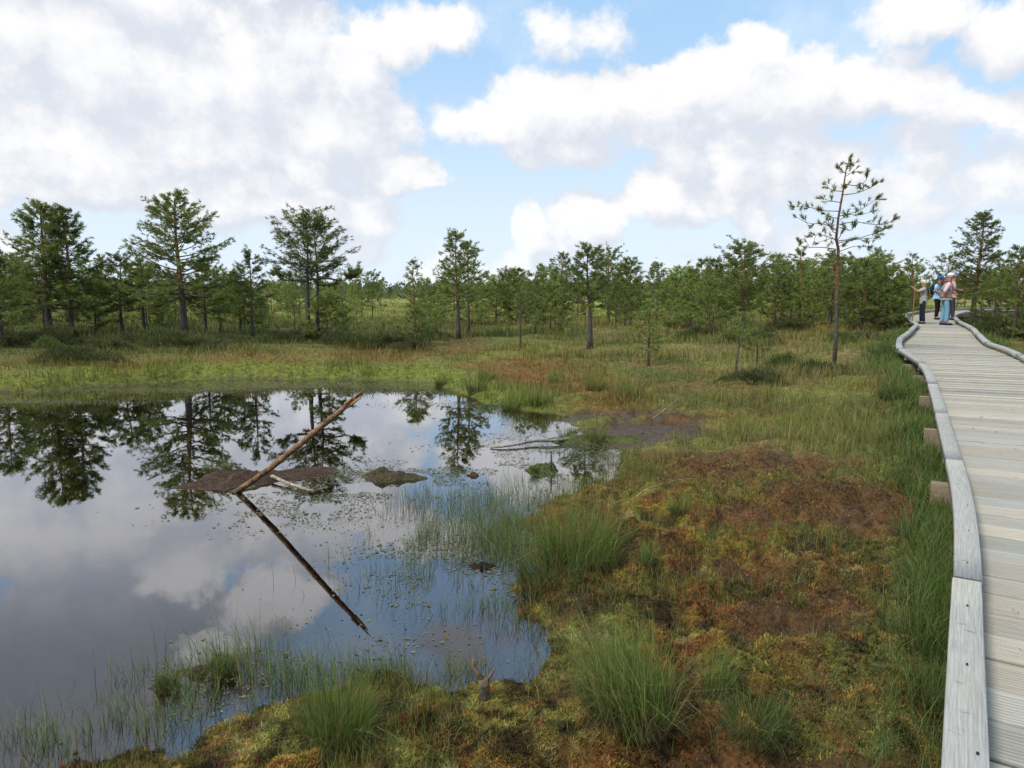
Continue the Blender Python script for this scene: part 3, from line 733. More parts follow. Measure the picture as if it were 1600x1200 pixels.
def shrub_mesh(seed, R, H, n, col, stems=26):
    r = np.random.default_rng(seed); mb = MB()
    for i in range(stems):
        a = r.uniform(0, 6.28); q = R*math.sqrt(r.uniform(0, 1)); h = H*r.uniform(.5, 1)*(1-.5*(q/R)**2)
        mb.tube([(q*.3*math.cos(a), q*.3*math.sin(a), -.03), (q*.8*math.cos(a), q*.8*math.sin(a), h*.5), (q*math.cos(a), q*math.sin(a), h)], [.008, .006, .003], 4, (.07, .05, .035), False)
    st = mb.build('stems', M_BARK)
    a = r.uniform(0, 6.28, n); q = R*np.sqrt(r.uniform(0, 1, n)); q = q*(.45+1.0*vnoise(a*1.3+seed*7, a*0+seed, seed)); hh = H*(1-.55*(q/R)**2)*(.35+.65*np.sqrt(r.uniform(0, 1, n)))*(.3+1.1*fbm(np.cos(a)*q+seed, np.sin(a)*q, R*.35, 3, seed))
    P = np.stack([np.cos(a)*q, np.sin(a)*q, hh-.06], -1)
    c = np.clip(np.tile(np.array(col), (n, 1))*r.uniform(.5, 1.5, (n, 1)), 0, 1)
    V, T, C = blades(P, r.uniform(.05, .15, n), .016, a+r.normal(0, 1, n), r.uniform(.2, 1.2, n), c)
    return st, mesh('foliage', V, T, M_NEEDLE, C)
SH = [shrub_mesh(1, .62, .42, 2600, (.150, .150, .056)), shrub_mesh(2, .95, .5, 3600, (.135, .145, .052)), shrub_mesh(3, .45, .5, 1500, (.17, .205, .055))]
def shrub(px, py, k, sc, label, group=None, cat='shrub', name='heather_shrub', pos=None):
    p = on_ground(px, py) if pos is None else pos
    o = empty(name, (p[0], p[1], p[2]), px*.37); o.scale = (sc,)*3
    link('stems', SH[k][0], o); link('foliage', SH[k][1], o); tag(o, label, cat, group); return o
shrub(1290, 588, 1, .7, 'dark heather bush around the foot of the tall sparse pine', 'heather bushes')
shrub(1180, 598, 1, .62, 'dark heather bush left of the tall sparse pine', 'heather bushes')
shrub(1222, 575, 2, .8, 'light green sapling bush between two dark heather bushes', 'heather bushes')
shrub(120, 566, 1, .9, 'dark low bush on the far bank in front of the left pines', 'heather bushes')
for i in range(21):
    px = 5+i*33.5+RNG.uniform(-8, 8); py = RNG.uniform(530, 548) if i < 14 else RNG.uniform(522, 545)
    shrub(px, py, (0, 1, 2, 1, 0)[i % 5], RNG.uniform(.6, 1.2), 'dark low heather bush in the belt under the pines beyond the pond', 'heather belt under the pines')
for i in range(16):
    px = 1040+RNG.uniform(0, 370); py = RNG.uniform(508, 540); p = on_ground(px, py)
    if float(masks(p[0:1], p[1:2])['walk'][0]) < 1.1: continue
    shrub(px, py, (2, 0, 2, 1)[i % 4], RNG.uniform(.6, 1.05), 'low green bush in the thicket left of the boardwalk', 'bushes left of the boardwalk')
for i in range(16):
    px = 1525+RNG.uniform(0, 140); py = 508+(px-1525)*.22+RNG.uniform(-4, 10)
    p = on_ground(px, py)
    if float(masks(p[0:1], p[1:2])['walk'][0]) < .9: continue
    shrub(px, py, (i*2) % 3, RNG.uniform(.8, 1.4), 'low green bush on the far side of the boardwalk', 'bushes right of the boardwalk')

# ------------------------------------------------------------------ pines
NEEDLE = np.array((.195, .240, .066))
def tuft_pts(V, T, C, base, d, n, L, r, col, wid):
    """n needles fanned round a twig that ends at base along d"""
    n = int(n); d = d/(np.linalg.norm(d)+1e-9)
    v = r.normal(0, 1, (n, 3)); v -= (v@d)[:, None]*d; v /= np.linalg.norm(v, axis=1, keepdims=True)+1e-9
    sp = r.uniform(.35, 1.0, n); nd = d*np.cos(sp)[:, None]+v*np.sin(sp)[:, None]
    b = base-d*(r.uniform(0, 1, n)*L*.9)[:, None]
    t = b+nd*(L*r.uniform(.7, 1.15, n))[:, None]
    s = np.cross(nd, r.normal(0, 1, (n, 3))); s /= np.linalg.norm(s, axis=1, keepdims=True)+1e-9
    V.append(np.stack([b-s*wid/2, b+s*wid/2, t], 1).reshape(-1, 3)); C.append(np.repeat(np.clip(col*r.uniform(.7, 1.35, (n, 1)), 0, 1), 3, 0))
class Pine:
    def __init__(s, seed, H, cb=.35, R=1.2, prof='cone', nbr=44, tuft=13, nl=.11, wid=.015, tr=None, lean=(0, 0), twin=None, green=1.0, orange=True, up=.25, sparse=1.0, bend=.03, wood=True, tw=5, gcol=None):
        r = np.random.default_rng(seed); s.r = r; s.H = H; s.mb = MB(); s.V = []; s.T = []; s.C = []
        s.nl, s.wid, s.ntuft, s.green, s.tw, s.sparse = nl, wid, tuft, green, tw, sparse
        s.gcol = NEEDLE if gcol is None else np.array(gcol)
        tr = tr or H*.018+.015
        stems = [(0, 0, H, 1.0)]
        if twin: stems.append(twin)
        for (sx, sy, h, rk) in stems:
            k = 9; t = np.linspace(0, 1, k)
            w1, w2, p1, p2 = r.uniform(-1, 1, 4)
            path = np.stack([sx+lean[0]*t*h+bend*h*np.sin(t*4+p1*3)*w1*t, sy+lean[1]*t*h+bend*h*np.sin(t*4+p2*3)*w2*t, -.08+t*(h+.05)], -1)
            rad = tr*rk*(1-.88*t)*(1+.45*np.exp(-t*14))
            base = np.array((.085, .070, .058)); top = np.array((.26, .125, .06)) if orange else np.array((.10, .08, .065))
            col = base+(top-base)*ss(.25, .6, t)[:, None]
            s.mb.tube(path, rad, 8, col)
            s.path = path
            n = int(nbr*(h/H))
            for i in range(n):
                u = ((i+r.uniform(-.3, .3))/n); u = min(max(u, 0), .985); f = cb+(1-cb)*u
                if prof == 'cone': L = R*(1-u)**.75*(.55+.45*min(1, u*5+.3))+.12
                elif prof == 'dome': L = R*math.sqrt(max(0, 1-(u*1.0)**2.2))*(.65+.35*min(1, u*4))+.10
                elif prof == 'flat': L = R*(.45+.55*math.sin(min(1, .25+u*.9)*math.pi*.72))*(1-.55*u**3)
                else: L = R*(1-u)**.55*.9+.1
                L *= r.uniform(.6, 1.15)*rk
                a = i*2.4+r.uniform(-.5, .5)
                z0 = np.array([np.interp(f, t, path[:, q]) for q in range(3)])
                el = -.22+up+u*.8+r.uniform(-.35, .35)
                s.branch(z0, a, el, L, max(.005, tr*rk*(1-f)*.55))
            # leader tuft
            for q in range(4): s.tuft(path[-1]+np.array((0, 0, -.05*q)), np.array((r.normal(0, .3), r.normal(0, .3), 1)))
            # a few dead stubs below the crown
            for q in range(int(5*(1 if wood else 0))):
                f = r.uniform(cb*.45, cb); a = r.uniform(0, 6.28); z0 = np.array([np.interp(f, t, path[:, w]) for w in range(3)])
                L = r.uniform(.15, .45)*R
                e = z0+np.array((math.cos(a)*L, math.sin(a)*L, r.uniform(-.1, .15)*L)); s.mb.tube([z0, (z0+e)/2+np.array((0, 0, .03)), e], [.010, .007, .003], 4, (.09, .075, .065), False)
    def tuft(s, p, d, k=1.0):
        r = s.r; g = s.gcol*s.green*r.uniform(.7, 1.35)*np.array((r.uniform(.85, 1.25), 1, r.uniform(.8, 1.1)))
        tuft_pts(s.V, s.T, s.C, np.asarray(p, float), np.asarray(d, float), max(4, s.ntuft*k), s.nl*r.uniform(.8, 1.15), r, g, s.wid)
    def branch(s, p, a, el, L, rad):
        r = s.r; k = 5; q = np.linspace(0, 1, k)
        hd = np.array((math.cos(a), math.sin(a), 0)); side = np.array((-hd[1], hd[0], 0)); cv = r.uniform(-.12, .28)
        pts = p+hd*(q*L*math.cos(el))[:, None]+np.array((0, 0, 1.))*((q*math.sin(el)+cv*q**2.2-.08*np.sin(q*3.1))*L)[:, None]+side*(np.sin(q*3)*r.uniform(-.12, .12)*L)[:, None]
        s.mb.tube(pts, rad*.75*(1-.8*q), 4, (.105, .078, .055), False)
        n = max(2, int(s.tw*1.35*(.5+L)))
        for i in range(n):
            f = r.uniform(.28, 1.0)**.8 if i else 1.0
            b = np.array([np.interp(f, q, pts[:, w]) for w in range(3)])
            d = hd*math.cos(el*.6)+side*r.uniform(-1.3, 1.3)*(1.15-f*.55)+np.array((0, 0, r.uniform(-.1, .6)))
            d /= np.linalg.norm(d); l = L*r.uniform(.12, .36)+.04
            e = b+d*l
            s.mb.tube([b, (b+e)/2, e], [.004, .003, .002], 3, (.10, .075, .05), False)
            s.tuft(e, d)
            if r.uniform() < .8*s.sparse: s.tuft(b+d*l*.5+r.normal(0, .02, 3), d+r.normal(0, .4, 3))
            if r.uniform() < .6*s.sparse: s.tuft(e+r.normal(0, .06, 3), d+r.normal(0, .6, 3)+np.array((0, 0, .2)))
    def meshes(s):
        V = np.concatenate(s.V); T = np.arange(len(V)).reshape(-1, 3)
        return s.mb.build('trunk', M_BARK, True), mesh('crown', V, T, M_NEEDLE, np.concatenate(s.C))
def tree_at(p, me, sc, rz, label, group=None, cat='pine tree', name='pine_tree', flip=False):
    o = empty(name, tuple(p), rz); o.scale = (sc if np.isscalar(sc) else sc[0],)*2+((sc if np.isscalar(sc) else sc[1]),)
    link('trunk', me[0], o); link('crown', me[1], o); return tag(o, label, cat, group)

HEROES = []
def hero(px, pyb, pyt, label, group, half=None, rz=0.0, **kw):
    """a pine whose foot stands at (px, pyb) and whose tip is at height of row pyt; half = crown half width in px"""
    p = on_ground(px, pyb); H = top_z(px, pyt, p[1])-p[2]
    if half: kw['R'] = half/F*math.hypot(p[1], 0)*1.0
    t = Pine(int(px*7+pyt), H, **kw)
    HEROES.append((p[0], p[1]))
    return tree_at(p, t.meshes(), 1.0, rz, label, group)
GL = 'pines standing beyond the pond'
hero(78, 530, 323, 'tall broad pine, leftmost big pine beyond the pond', GL, 72, cb=.25, prof='layer', nbr=95, tuft=17, tw=6, tr=.11)
hero(112, 527, 327, 'tall pine with a dark bare lower trunk beside the leftmost big pine', GL, 48, cb=.32, prof='cone', nbr=75, tuft=16, tw=6, tr=.085, lean=(.02, 0))
hero(3, 540, 400, 'medium pine cut by the left edge beyond the pond', GL, 55, cb=.25, prof='cone', nbr=60, tuft=16)
hero(192, 522, 402, 'shorter dark pine between the leftmost big pines and the tall spreading pine', GL, 42, cb=.38, prof='layer', nbr=55, tuft=16, green=.75)
hero(226, 521, 408, 'thin dark pine just left of the tall spreading pine', GL, 34, cb=.36, prof='cone', nbr=42, tuft=14, green=.85)
hero(150, 520, 440, 'small bushy pine right of the leftmost big pines', GL, 34, cb=.15, prof='cone', nbr=46, tuft=14)
hero(288, 526, 310, 'tallest spreading pine with reddish trunk beyond the pond', GL, 84, cb=.30, prof='layer', nbr=88, tuft=17, tw=6, tr=.12, up=.2)
hero(322, 522, 412, 'bushy pine at the right foot of the tallest spreading pine', GL, 36, cb=.28, prof='cone', nbr=50, tuft=15)
hero(344, 519, 420, 'slim pine right of the bushy pine under the tallest pine', GL, 30, cb=.35, prof='cone', nbr=36, tuft=14)
hero(376, 521, 430, 'thin straggly pine left of the slim grey pine', GL, 22, cb=.3, prof='cone', nbr=26, tuft=11)
hero(395, 527, 394, 'slim grey pine standing between the tallest pine and the twin-trunked pine', GL, 27, cb=.42, prof='cone', nbr=34, tuft=12, tr=.055)
hero(716, 530, 364, 'orange-trunked pine with a pointed crown in the middle beyond the pond', 'pines in the middle', 36, cb=.38, prof='cone', nbr=52, tuft=14, tr=.07)
hero(732, 520, 380, 'pine close behind the pointed orange-trunked pine', 'pines in the middle', 32, cb=.40, prof='layer', nbr=44, tuft=14, tr=.06)
hero(648, 512, 405, 'slim sparse pine left of the pointed orange-trunked pine', 'pines in the middle', 18, cb=.35, prof='cone', nbr=30, tuft=11)
hero(672, 505, 452, 'short dark round pine beside the slim sparse pine', 'pines in the middle', 24, cb=.25, prof='dome', nbr=36, tuft=14)
hero(775, 508, 438, 'bushy pine right of the pointed orange-trunked pine', 'pines in the middle', 30, cb=.2, prof='cone', nbr=44, tuft=14)
hero(512, 533, 470, 'low round bushy pine at the foot of the twin-trunked pine', GL, 32, cb=.05, prof='dome', nbr=40, tuft=14, green=1.15)
hero(879, 500, 398, 'left pine of the row of dense pines in the middle distance', 'row of dense pines', 28, cb=.30, prof='layer', nbr=52, tuft=15)
hero(921, 545, 389, 'dark crooked pine with bare lower trunk in front of the dense row', 'row of dense pines', 36, cb=.45, prof='flat', nbr=46, tuft=14, tr=.075, bend=.06, orange=False)
hero(950, 505, 392, 'tall dense pine behind the crooked pine', 'row of dense pines', 32, cb=.30, prof='dome', nbr=54, tuft=15)
hero(985, 510, 406, 'dense pine at the right end of the row', 'row of dense pines', 30, cb=.28, prof='layer', nbr=52, tuft=15)
hero(1026, 500, 411, 'pale slim pine standing apart right of the dense row', 'row of dense pines', 22, cb=.30, prof='cone', nbr=36, tuft=12)
hero(1013, 573, 470, 'small young light green pine on a brown hummock', 'small pines on the open bog', 22, cb=.28, prof='cone', nbr=30, tuft=11, nl=.085, wid=.011, orange=False, green=1.35, tr=.035)
hero(1148, 590, 488, 'small crooked pine with bare grey stem and sparse top', 'small pines on the open bog', 26, cb=.62, prof='flat', nbr=14, tuft=10, nl=.08, wid=.010, orange=False, green=1.3, tr=.03, lean=(.10, 0), bend=.10)
hero(1182, 582, 505, 'small thin pine sapling right of the crooked bare-stemmed pine', 'small pines on the open bog', 22, cb=.45, prof='flat', nbr=13, tuft=9, nl=.08, wid=.010, orange=False, green=1.2, tr=.025, bend=.06)
hero(813, 545, 455, 'dead-looking grey snag with a tiny tuft of needles', 'small pines on the open bog', 10, cb=.72, prof='flat', nbr=7, tuft=6, orange=False, tr=.04)
hero(650, 540, 478, 'thin young pine on the heath left of the pointed pine', 'small pines on the open bog', 22, cb=.2, prof='cone', nbr=26, tuft=11)
hero(1160, 515, 387, 'tall pine with a broad round crown left of the sparse pine', 'pines left of the boardwalk', 44, cb=.42, prof='dome', nbr=72, tuft=16, tr=.075)
hero(1248, 505, 390, 'slim pale pine poking above the thicket left of the sparse pine', 'pines left of the boardwalk', 26, cb=.35, prof='cone', nbr=36, tuft=12)
hero(1296, 512, 392, 'narrow dark pine just behind the tall sparse pine', 'pines left of the boardwalk', 16, cb=.3, prof='cone', nbr=32, tuft=12)
hero(1365, 505, 390, 'slim pine tip rising from the dense round thicket right of the sparse pine', 'pines left of the boardwalk', 22, cb=.3, prof='cone', nbr=36, tuft=12)
hero(1345, 520, 415, 'broad dense bushy pine right of the tall sparse pine', 'pines left of the boardwalk', 50, cb=.15, prof='dome', nbr=84, tuft=16)
hero(1385, 515, 422, 'round bushy pine left of the woman taking a photo', 'pines left of the boardwalk', 34, cb=.12, prof='dome', nbr=60, tuft=15)
hero(1422, 495, 397, 'pointed pine directly behind the woman taking a photo', 'pines around the boardwalk bend', 20, cb=.25, prof='cone', nbr=40, tuft=13)
hero(1478, 490, 402, 'round pine behind the man in the white cap', 'pines around the boardwalk bend', 28, cb=.25, prof='dome', nbr=46, tuft=14)
hero(1520, 506, 336, 'big dark dense pine standing right of the man in the white cap', 'pines right of the boardwalk', 44, cb=.34, prof='layer', nbr=84, tuft=16, tr=.11, lean=(.0, 0), green=.9)
hero(1583, 536, 385, 'slim pine near the right edge beside the boardwalk', 'pines right of the boardwalk', 26, cb=.42, prof='cone', nbr=40, tuft=13, tr=.055)
hero(1553, 512, 430, 'bushy pine between the big dark pine and the slim right-edge pine', 'pines right of the boardwalk', 30, cb=.15, prof='dome', nbr=50, tuft=14)

def twin_pine():
    p = on_ground(483, 531); H = top_z(478, 343, p[1])-p[2]; k = p[1]/F
    t = Pine(77, H, cb=.50, R=56*k, prof='dome', nbr=50, tuft=11, tr=.085, twin=(10*k, .25, H*.97, .8), up=.35, tw=6, orange=False)
    # long low limb to the right that ends in a clump of its own
    a = np.array((2*k, 0, (531-438)*k)); pts = [a, a+(30*k, -.1, 2*k), a+(55*k, -.1, -2*k), a+(72*k, -.1, 8*k)]
    t.mb.tube(pts, [.045, .033, .022, .010], 6, (.095, .075, .06), False)
    for q in range(15):
        b = np.array(pts[2])+(pts[3]-pts[2])*t.r.uniform(-.1, 1)
        t.branch(b, t.r.uniform(-1.6, 1.9), t.r.uniform(.1, .9), 20*k*t.r.uniform(.5, 1.1), .008)
    a = np.array((0, 0, (531-440)*k)); pts = [a, a+(-25*k, .1, 1*k), a+(-48*k, .1, 12*k)]
    t.mb.tube(pts, [.04, .025, .01], 6, (.095, .075, .06), False)
    for q in range(10):
        b = np.array(pts[1])+(pts[2]-pts[1])*t.r.uniform(0, 1); t.branch(b, t.r.uniform(1.6, 4.6), t.r.uniform(.1, .8), 16*k*t.r.uniform(.5, 1), .007)
    HEROES.append((p[0], p[1]))
    tree_at(p, t.meshes(), 1, 0, 'twin-trunked pine with a round open crown and one long low limb', GL)
twin_pine()

def sparse_pine():
    """the tall sparse pine on the open bog; limbs traced, each limb with its own depth"""
    p = on_ground(1304, 574); k = p[1]/F*1.0
    d0 = ray(1304, 574)
    def W(zx, zy, dep=0.0):
        px, py = 1200+zx/4, 200+zy/4; y = p[1]+dep; d = ray(px, py); t = y/d[1]
        return np.array((d[0]*t-p[0], dep, CZ+d[2]*t-p[2]))
    t = Pine.__new__(Pine); t.r = np.random.default_rng(5); t.mb = MB(); t.V = []; t.T = []; t.C = []
    t.nl, t.wid, t.ntuft, t.green, t.tw, t.sparse, t.gcol = .092, .0105, 24, 1.2, 4, .7, NEEDLE
    tr = [(414,1496),(424,1300),(428,1190),(432,950),(440,760),(426,690),(440,560),(468,400),(488,260),(520,165)]
    path = np.array([W(*q) for q in tr]); path[0][2] = -.08
    rad = np.array([.052, .044, .042, .037, .033, .029, .026, .020, .013, .005])
    c = np.array([(.10, .082, .07)]*3+[(.17, .095, .055)]*2+[(.15, .09, .06)]*5)
    t.mb.tube(path, rad, 8, c)
    limbs = [[(440,760),(330,745),(215,745),(190,692)],[(428,700),(330,668),(240,678)],[(432,640),(350,600),(250,595),(165,548)],[(440,565),(380,552),(310,507)],[(445,520),(330,515),(240,490),(152,495)],[(455,465),(390,455),(315,433)],[(466,395),(400,388),(350,345)],[(487,285),(440,240)],
             [(440,775),(540,740),(650,743)],[(430,720),(520,702),(600,690),(690,690)],[(440,705),(560,690),(660,660),(720,640),(745,615)],[(447,605),(540,585),(640,602),(740,600),(800,563)],[(450,550),(560,520),(640,470),(688,435)],[(458,530),(560,545),(660,520)],[(472,418),(560,405),(650,368),(715,322)],[(483,350),(550,360),(610,332),(625,270)],[(490,300),(538,270)],
             [(435,700),(455,670),(470,630)],[(432,660),(400,640),(370,560)],[(428,720),(400,690),(300,720)],[(445,620),(520,640),(545,590)],[(436,745),(490,725)],[(450,575),(500,540)],[(500,240),(530,225)],[(485,380),(480,372)]]
    for L in limbs:
        ends = t.r.uniform(-.55, .55); n = len(L)
        pts = np.array([W(x, y, ends*i/(n-1)) for i, (x, y) in enumerate(L)])
        if n >= 3: pts = catmull(pts, 8)
        m = len(pts); q = np.linspace(0, 1, m)
        t.mb.tube(pts, (.0105 if n > 2 else .008)*(1-.7*q), 5, (.12, .085, .06), False)
        dd = pts[-1]-pts[-2]
        for e in range(2): t.tuft(pts[-1]+t.r.normal(0, .015, 3), dd/np.linalg.norm(dd)+np.array((0, 0, .4)))
        ln = np.linalg.norm(pts[-1]-pts[0])
        for i in range(int(2+ln*6.5)):
            f = t.r.uniform(.35, 1); b = np.array([np.interp(f, q, pts[:, w]) for w in range(3)])
            d = dd/np.linalg.norm(dd)*.5+t.r.normal(0, .5, 3)+np.array((0, 0, .45)); d /= np.linalg.norm(d)
            e = b+d*t.r.uniform(.06, .22); t.mb.tube([b, (b+e)/2, e], [.005, .004, .0025], 4, (.11, .08, .055), False)
            t.tuft(e, d)
            if t.r.uniform() < .4: t.tuft(e-d*.05, d+t.r.normal(0, .3, 3))
    for q in range(9): t.tuft(path[-1]+np.array((t.r.normal(0, .025), t.r.normal(0, .03), -.035*q)), np.array((t.r.normal(0, .3), t.r.normal(0, .3), 1)), 1.2)
    tree_at(p, t.meshes(), 1, 0, 'tall slender sparse pine with bare limbs standing alone left of the boardwalk', 'pines left of the boardwalk')
sparse_pine()

# fill: small bog pines by the hundred, copies of a few kinds
KINDS_ = [Pine(201, 2.2, .12, .62, 'cone', 44, 12, .11, .017, tr=.035, green=1.15).meshes(), Pine(202, 2.6, .28, .72, 'dome', 46, 12, .11, .017, tr=.04).meshes(), Pine(203, 1.8, .08, .66, 'dome', 40, 12, .11, .018, tr=.03, green=1.3).meshes(),
          Pine(204, 3.2, .35, .75, 'layer', 48, 13, .12, .018, tr=.045, green=.95).meshes(), Pine(205, 3.6, .32, .6, 'cone', 44, 12, .12, .018, tr=.045, green=.9).meshes(), Pine(206, 2.0, .3, .5, 'flat', 22, 10, .10, .015, tr=.025, orange=False, green=1.4).meshes(),
          Pine(207, 2.4, .2, .7, 'cone', 26, 10, .10, .016, tr=.03, green=1.45).meshes()]
def fill(n, pxr, dr, hs, label, group, seed, kinds, minsep=.7):
    r = random.Random(seed); done = 0; tries = 0; put = []
    while done < n and tries < n*40:
        tries += 1
        px = r.uniform(*pxr); d = dr[0]*(dr[1]/dr[0])**r.random()
        if 1574 < px < 1618 and d < 46: continue
        x = (px-800)/F*d*1.0; y = d
        if any(math.hypot(x-a, y-b) < minsep for a, b in put): continue
        if any(math.hypot(x-a, y-b) < .5 for a, b in HEROES): continue
        xa, ya = np.array([x]), np.array([y]); m = masks(xa, ya)
        if m['walk'][0] < 1.1 or m['sd'][0] < .7: continue
        z = float(height(xa, ya, m)[0]); k = r.choice(kinds); h = r.uniform(*hs)*(1+.25*(d-dr[0])/(dr[1]-dr[0]))
        s = h/(2.2, 2.6, 1.8, 3.2, 3.6, 2.0, 2.4)[k]; put.append((x, y)); done += 1
        tree_at((x, y, z), KINDS_[k], (s*r.uniform(.85, 1.15), s), r.uniform(0, 6.28), label, group)
fill(26, (-60, 250), (23, 34), (1.2, 2.6), 'small dark pine in the understorey below the leftmost big pines', 'understorey pines at the left', 1, (0, 1, 2, 3))
fill(22, (240, 470), (24, 40), (.9, 1.9), 'small pine between the tallest spreading pine and the twin-trunked pine', 'small pines near the tallest pine', 2, (0, 1, 2, 5, 6))
fill(36, (430, 880), (26, 75), (1.1, 2.3), 'small pale pine on the open heath in the middle distance', 'small pines on the heath', 3, (0, 1, 5, 6, 2))
fill(26, (800, 1120), (23, 55), (1.4, 2.4), 'small pine in the loose thicket around the dense row', 'small pines around the dense row', 4, (0, 1, 2, 3, 6))
fill(42, (1060, 1425), (28, 60), (1.7, 2.9), 'green pine in the dense thicket left of the people on the boardwalk', 'thicket left of the people', 5, (1, 2, 0, 3), .6)
fill(40, (1490, 1750), (20, 55), (1.6, 2.9), 'green pine in the dense thicket right of the people on the boardwalk', 'thicket right of the people', 6, (1, 2, 0, 3), .6)
fill(30, (-100, 900), (60, 120), (1.8, 3.0), 'distant small pine on the far heath', 'pines on the far heath', 7, (0, 1, 3, 4))
fill(32, (850, 1700), (50, 110), (2.4, 3.8), 'distant pine behind the thickets near the boardwalk', 'pines behind the thickets', 8, (1, 3, 4))

def far_forest():
    r = np.random.default_rng(9); n = 2600
    a = np.radians(r.uniform(-58, 58, n)); d = 110*(5.5)**r.uniform(0, 1, n); x = d*np.sin(a); y = d*np.cos(a)
    keep = (fbm(x, y, 35, 3, 77) > .40) | (d > 330); x, y, d = x[keep], y[keep], d[keep]; n = len(x)
    H = r.uniform(1.6, 3.6, n)*(1+2.4*ss(250, 600, d)); W = H*r.uniform(.24, .4, n)
    z = height(x, y)
    m = 90
    u = r.uniform(0, 1, (n, m)); th = r.uniform(0, 6.28, (n, m)); rad = W[:, None]*np.sqrt(1-u**1.8)*np.sqrt(r.uniform(.1, 1, (n, m)))
    P = np.stack([x[:, None]+np.cos(th)*rad, y[:, None]+np.sin(th)*rad, z[:, None]+H[:, None]*(.14+.86*u)], -1).reshape(-1, 3)
    N_ = len(P); HH = np.repeat(H, m)
    col = np.repeat(np.clip(np.array((.15, .18, .09))*r.uniform(.7, 1.4, (n, 1)), 0, 1), m, 0)*r.uniform(.7, 1.3, (N_, 1))
    V, T, C = blades(P, HH*.16, HH*.075, r.uniform(0, 6.28, N_), r.uniform(.2, 1.4, N_), col)
    tag(link('far_forest', mesh('far_forest', V, T, M_NEEDLE, C)), 'far pine forest along the horizon', 'forest', kind='stuff')
far_forest()

# ------------------------------------------------------------------ log, mud banks, branches, stump
def mud_bank(name, px, py, rx, ry, h, rot, label, cat, col=(.075, .046, .029), seed=1):
    c = G(px, py); n = 64; g = np.linspace(-1.45, 1.45, n); X, Y = np.meshgrid(g, g)
    q = np.hypot(X, Y)+(fbm(X+seed, Y, .7, 4, 12+seed)-.5)*.7
    Z = h*ss(1.0, .25, q)*(.15+1.9*fbm(X, Y, .3, 5, 15+seed, .6))-.5*ss(.9, 1.5, q)-.012
    x, y = X*rx, Y*ry; V = np.stack([x*math.cos(rot)-y*math.sin(rot), x*math.sin(rot)+y*math.cos(rot), Z], -1).reshape(-1, 3)
    i = np.arange(n-1)[:, None]*n; j = np.arange(n-1)[None]
    Q = np.stack([i+j, i+j+1, i+n+j+1, i+n+j], -1).reshape(-1, 4)
    k = .6+.8*fbm(V[:, 0]+5, V[:, 1], .15, 3, 16)
    o = link(name, mesh(name, V, Q, M_PEAT, np.array(col)[None]*k[:, None], True), loc=(c[0], c[1], 0)); tag(o, label, cat); return o, c
mud_bank('mud_bank', 375, 753,  .66, .32, .10, .35, 'dark peat mud bank in the pond at the foot of the leaning log', 'mud bank', seed=1)
mud_bank('mud_bank', 470, 740,   .62, .26, .04, .25, 'flat wet mud bar running right behind the leaning log', 'mud bank', seed=4)
mud_bank('peat_clump', 610, 746, .40, .17, .09, -.1, 'brown peat clump floating right of the mud bank', 'peat clump', (.085, .065, .032), 2)
mud_bank('peat_clump', 845, 735, .24, .16, .07, 0, 'small green peat clump holding an upright twig', 'peat clump', (.085, .10, .03), 3)
mud_bank('peat_clump', 755, 886, .12, .05, .035, 0, 'tiny dark peat lump floating among the sedge', 'peat clump', (.03, .022, .018), 5)
mud_bank('peat_clump', 738, 743, .10, .05, .035, 0, 'tiny brown peat lump floating right of the brown clump', 'peat clump', (.09, .05, .03), 6)
mud_bank('peat_clump', 330, 1052, .20, .08, .045, 0, 'ragged brown peat raft in the shallows at lower left', 'peat clump', (.07, .055, .03), 7)
mud_bank('peat_clump', 262, 1075, .12, .06, .04, 0, 'small peat raft left of the ragged brown raft', 'peat clump', (.06, .045, .03), 8)
mud_bank('peat_clump', 930, 690, .75, .22, .08, -.1, 'low grassy islet in the inlet beside the dead branch', 'islet', (.09, .10, .03), 9)
def sprig(px, py, z, sc, label):
    c = G(px, py, z); o = link('grass_tuft', TU[3], loc=(c[0], c[1], z)); o.scale = (sc,)*3; tag(o, label, 'grass tuft')
sprig(330, 738, .06, .75, 'bright green grass tuft growing on the dark mud bank')
sprig(355, 733, .06, .6, 'smaller grass tuft on the mud bank near the log')
sprig(835, 735, .04, .5, 'short grass sprig on the small green peat clump')
sprig(350, 1045, .03, .75, 'tall grass sprig on the ragged peat raft at lower left')
sprig(262, 1070, .02, .6, 'grass sprig on the small peat raft at lower left')

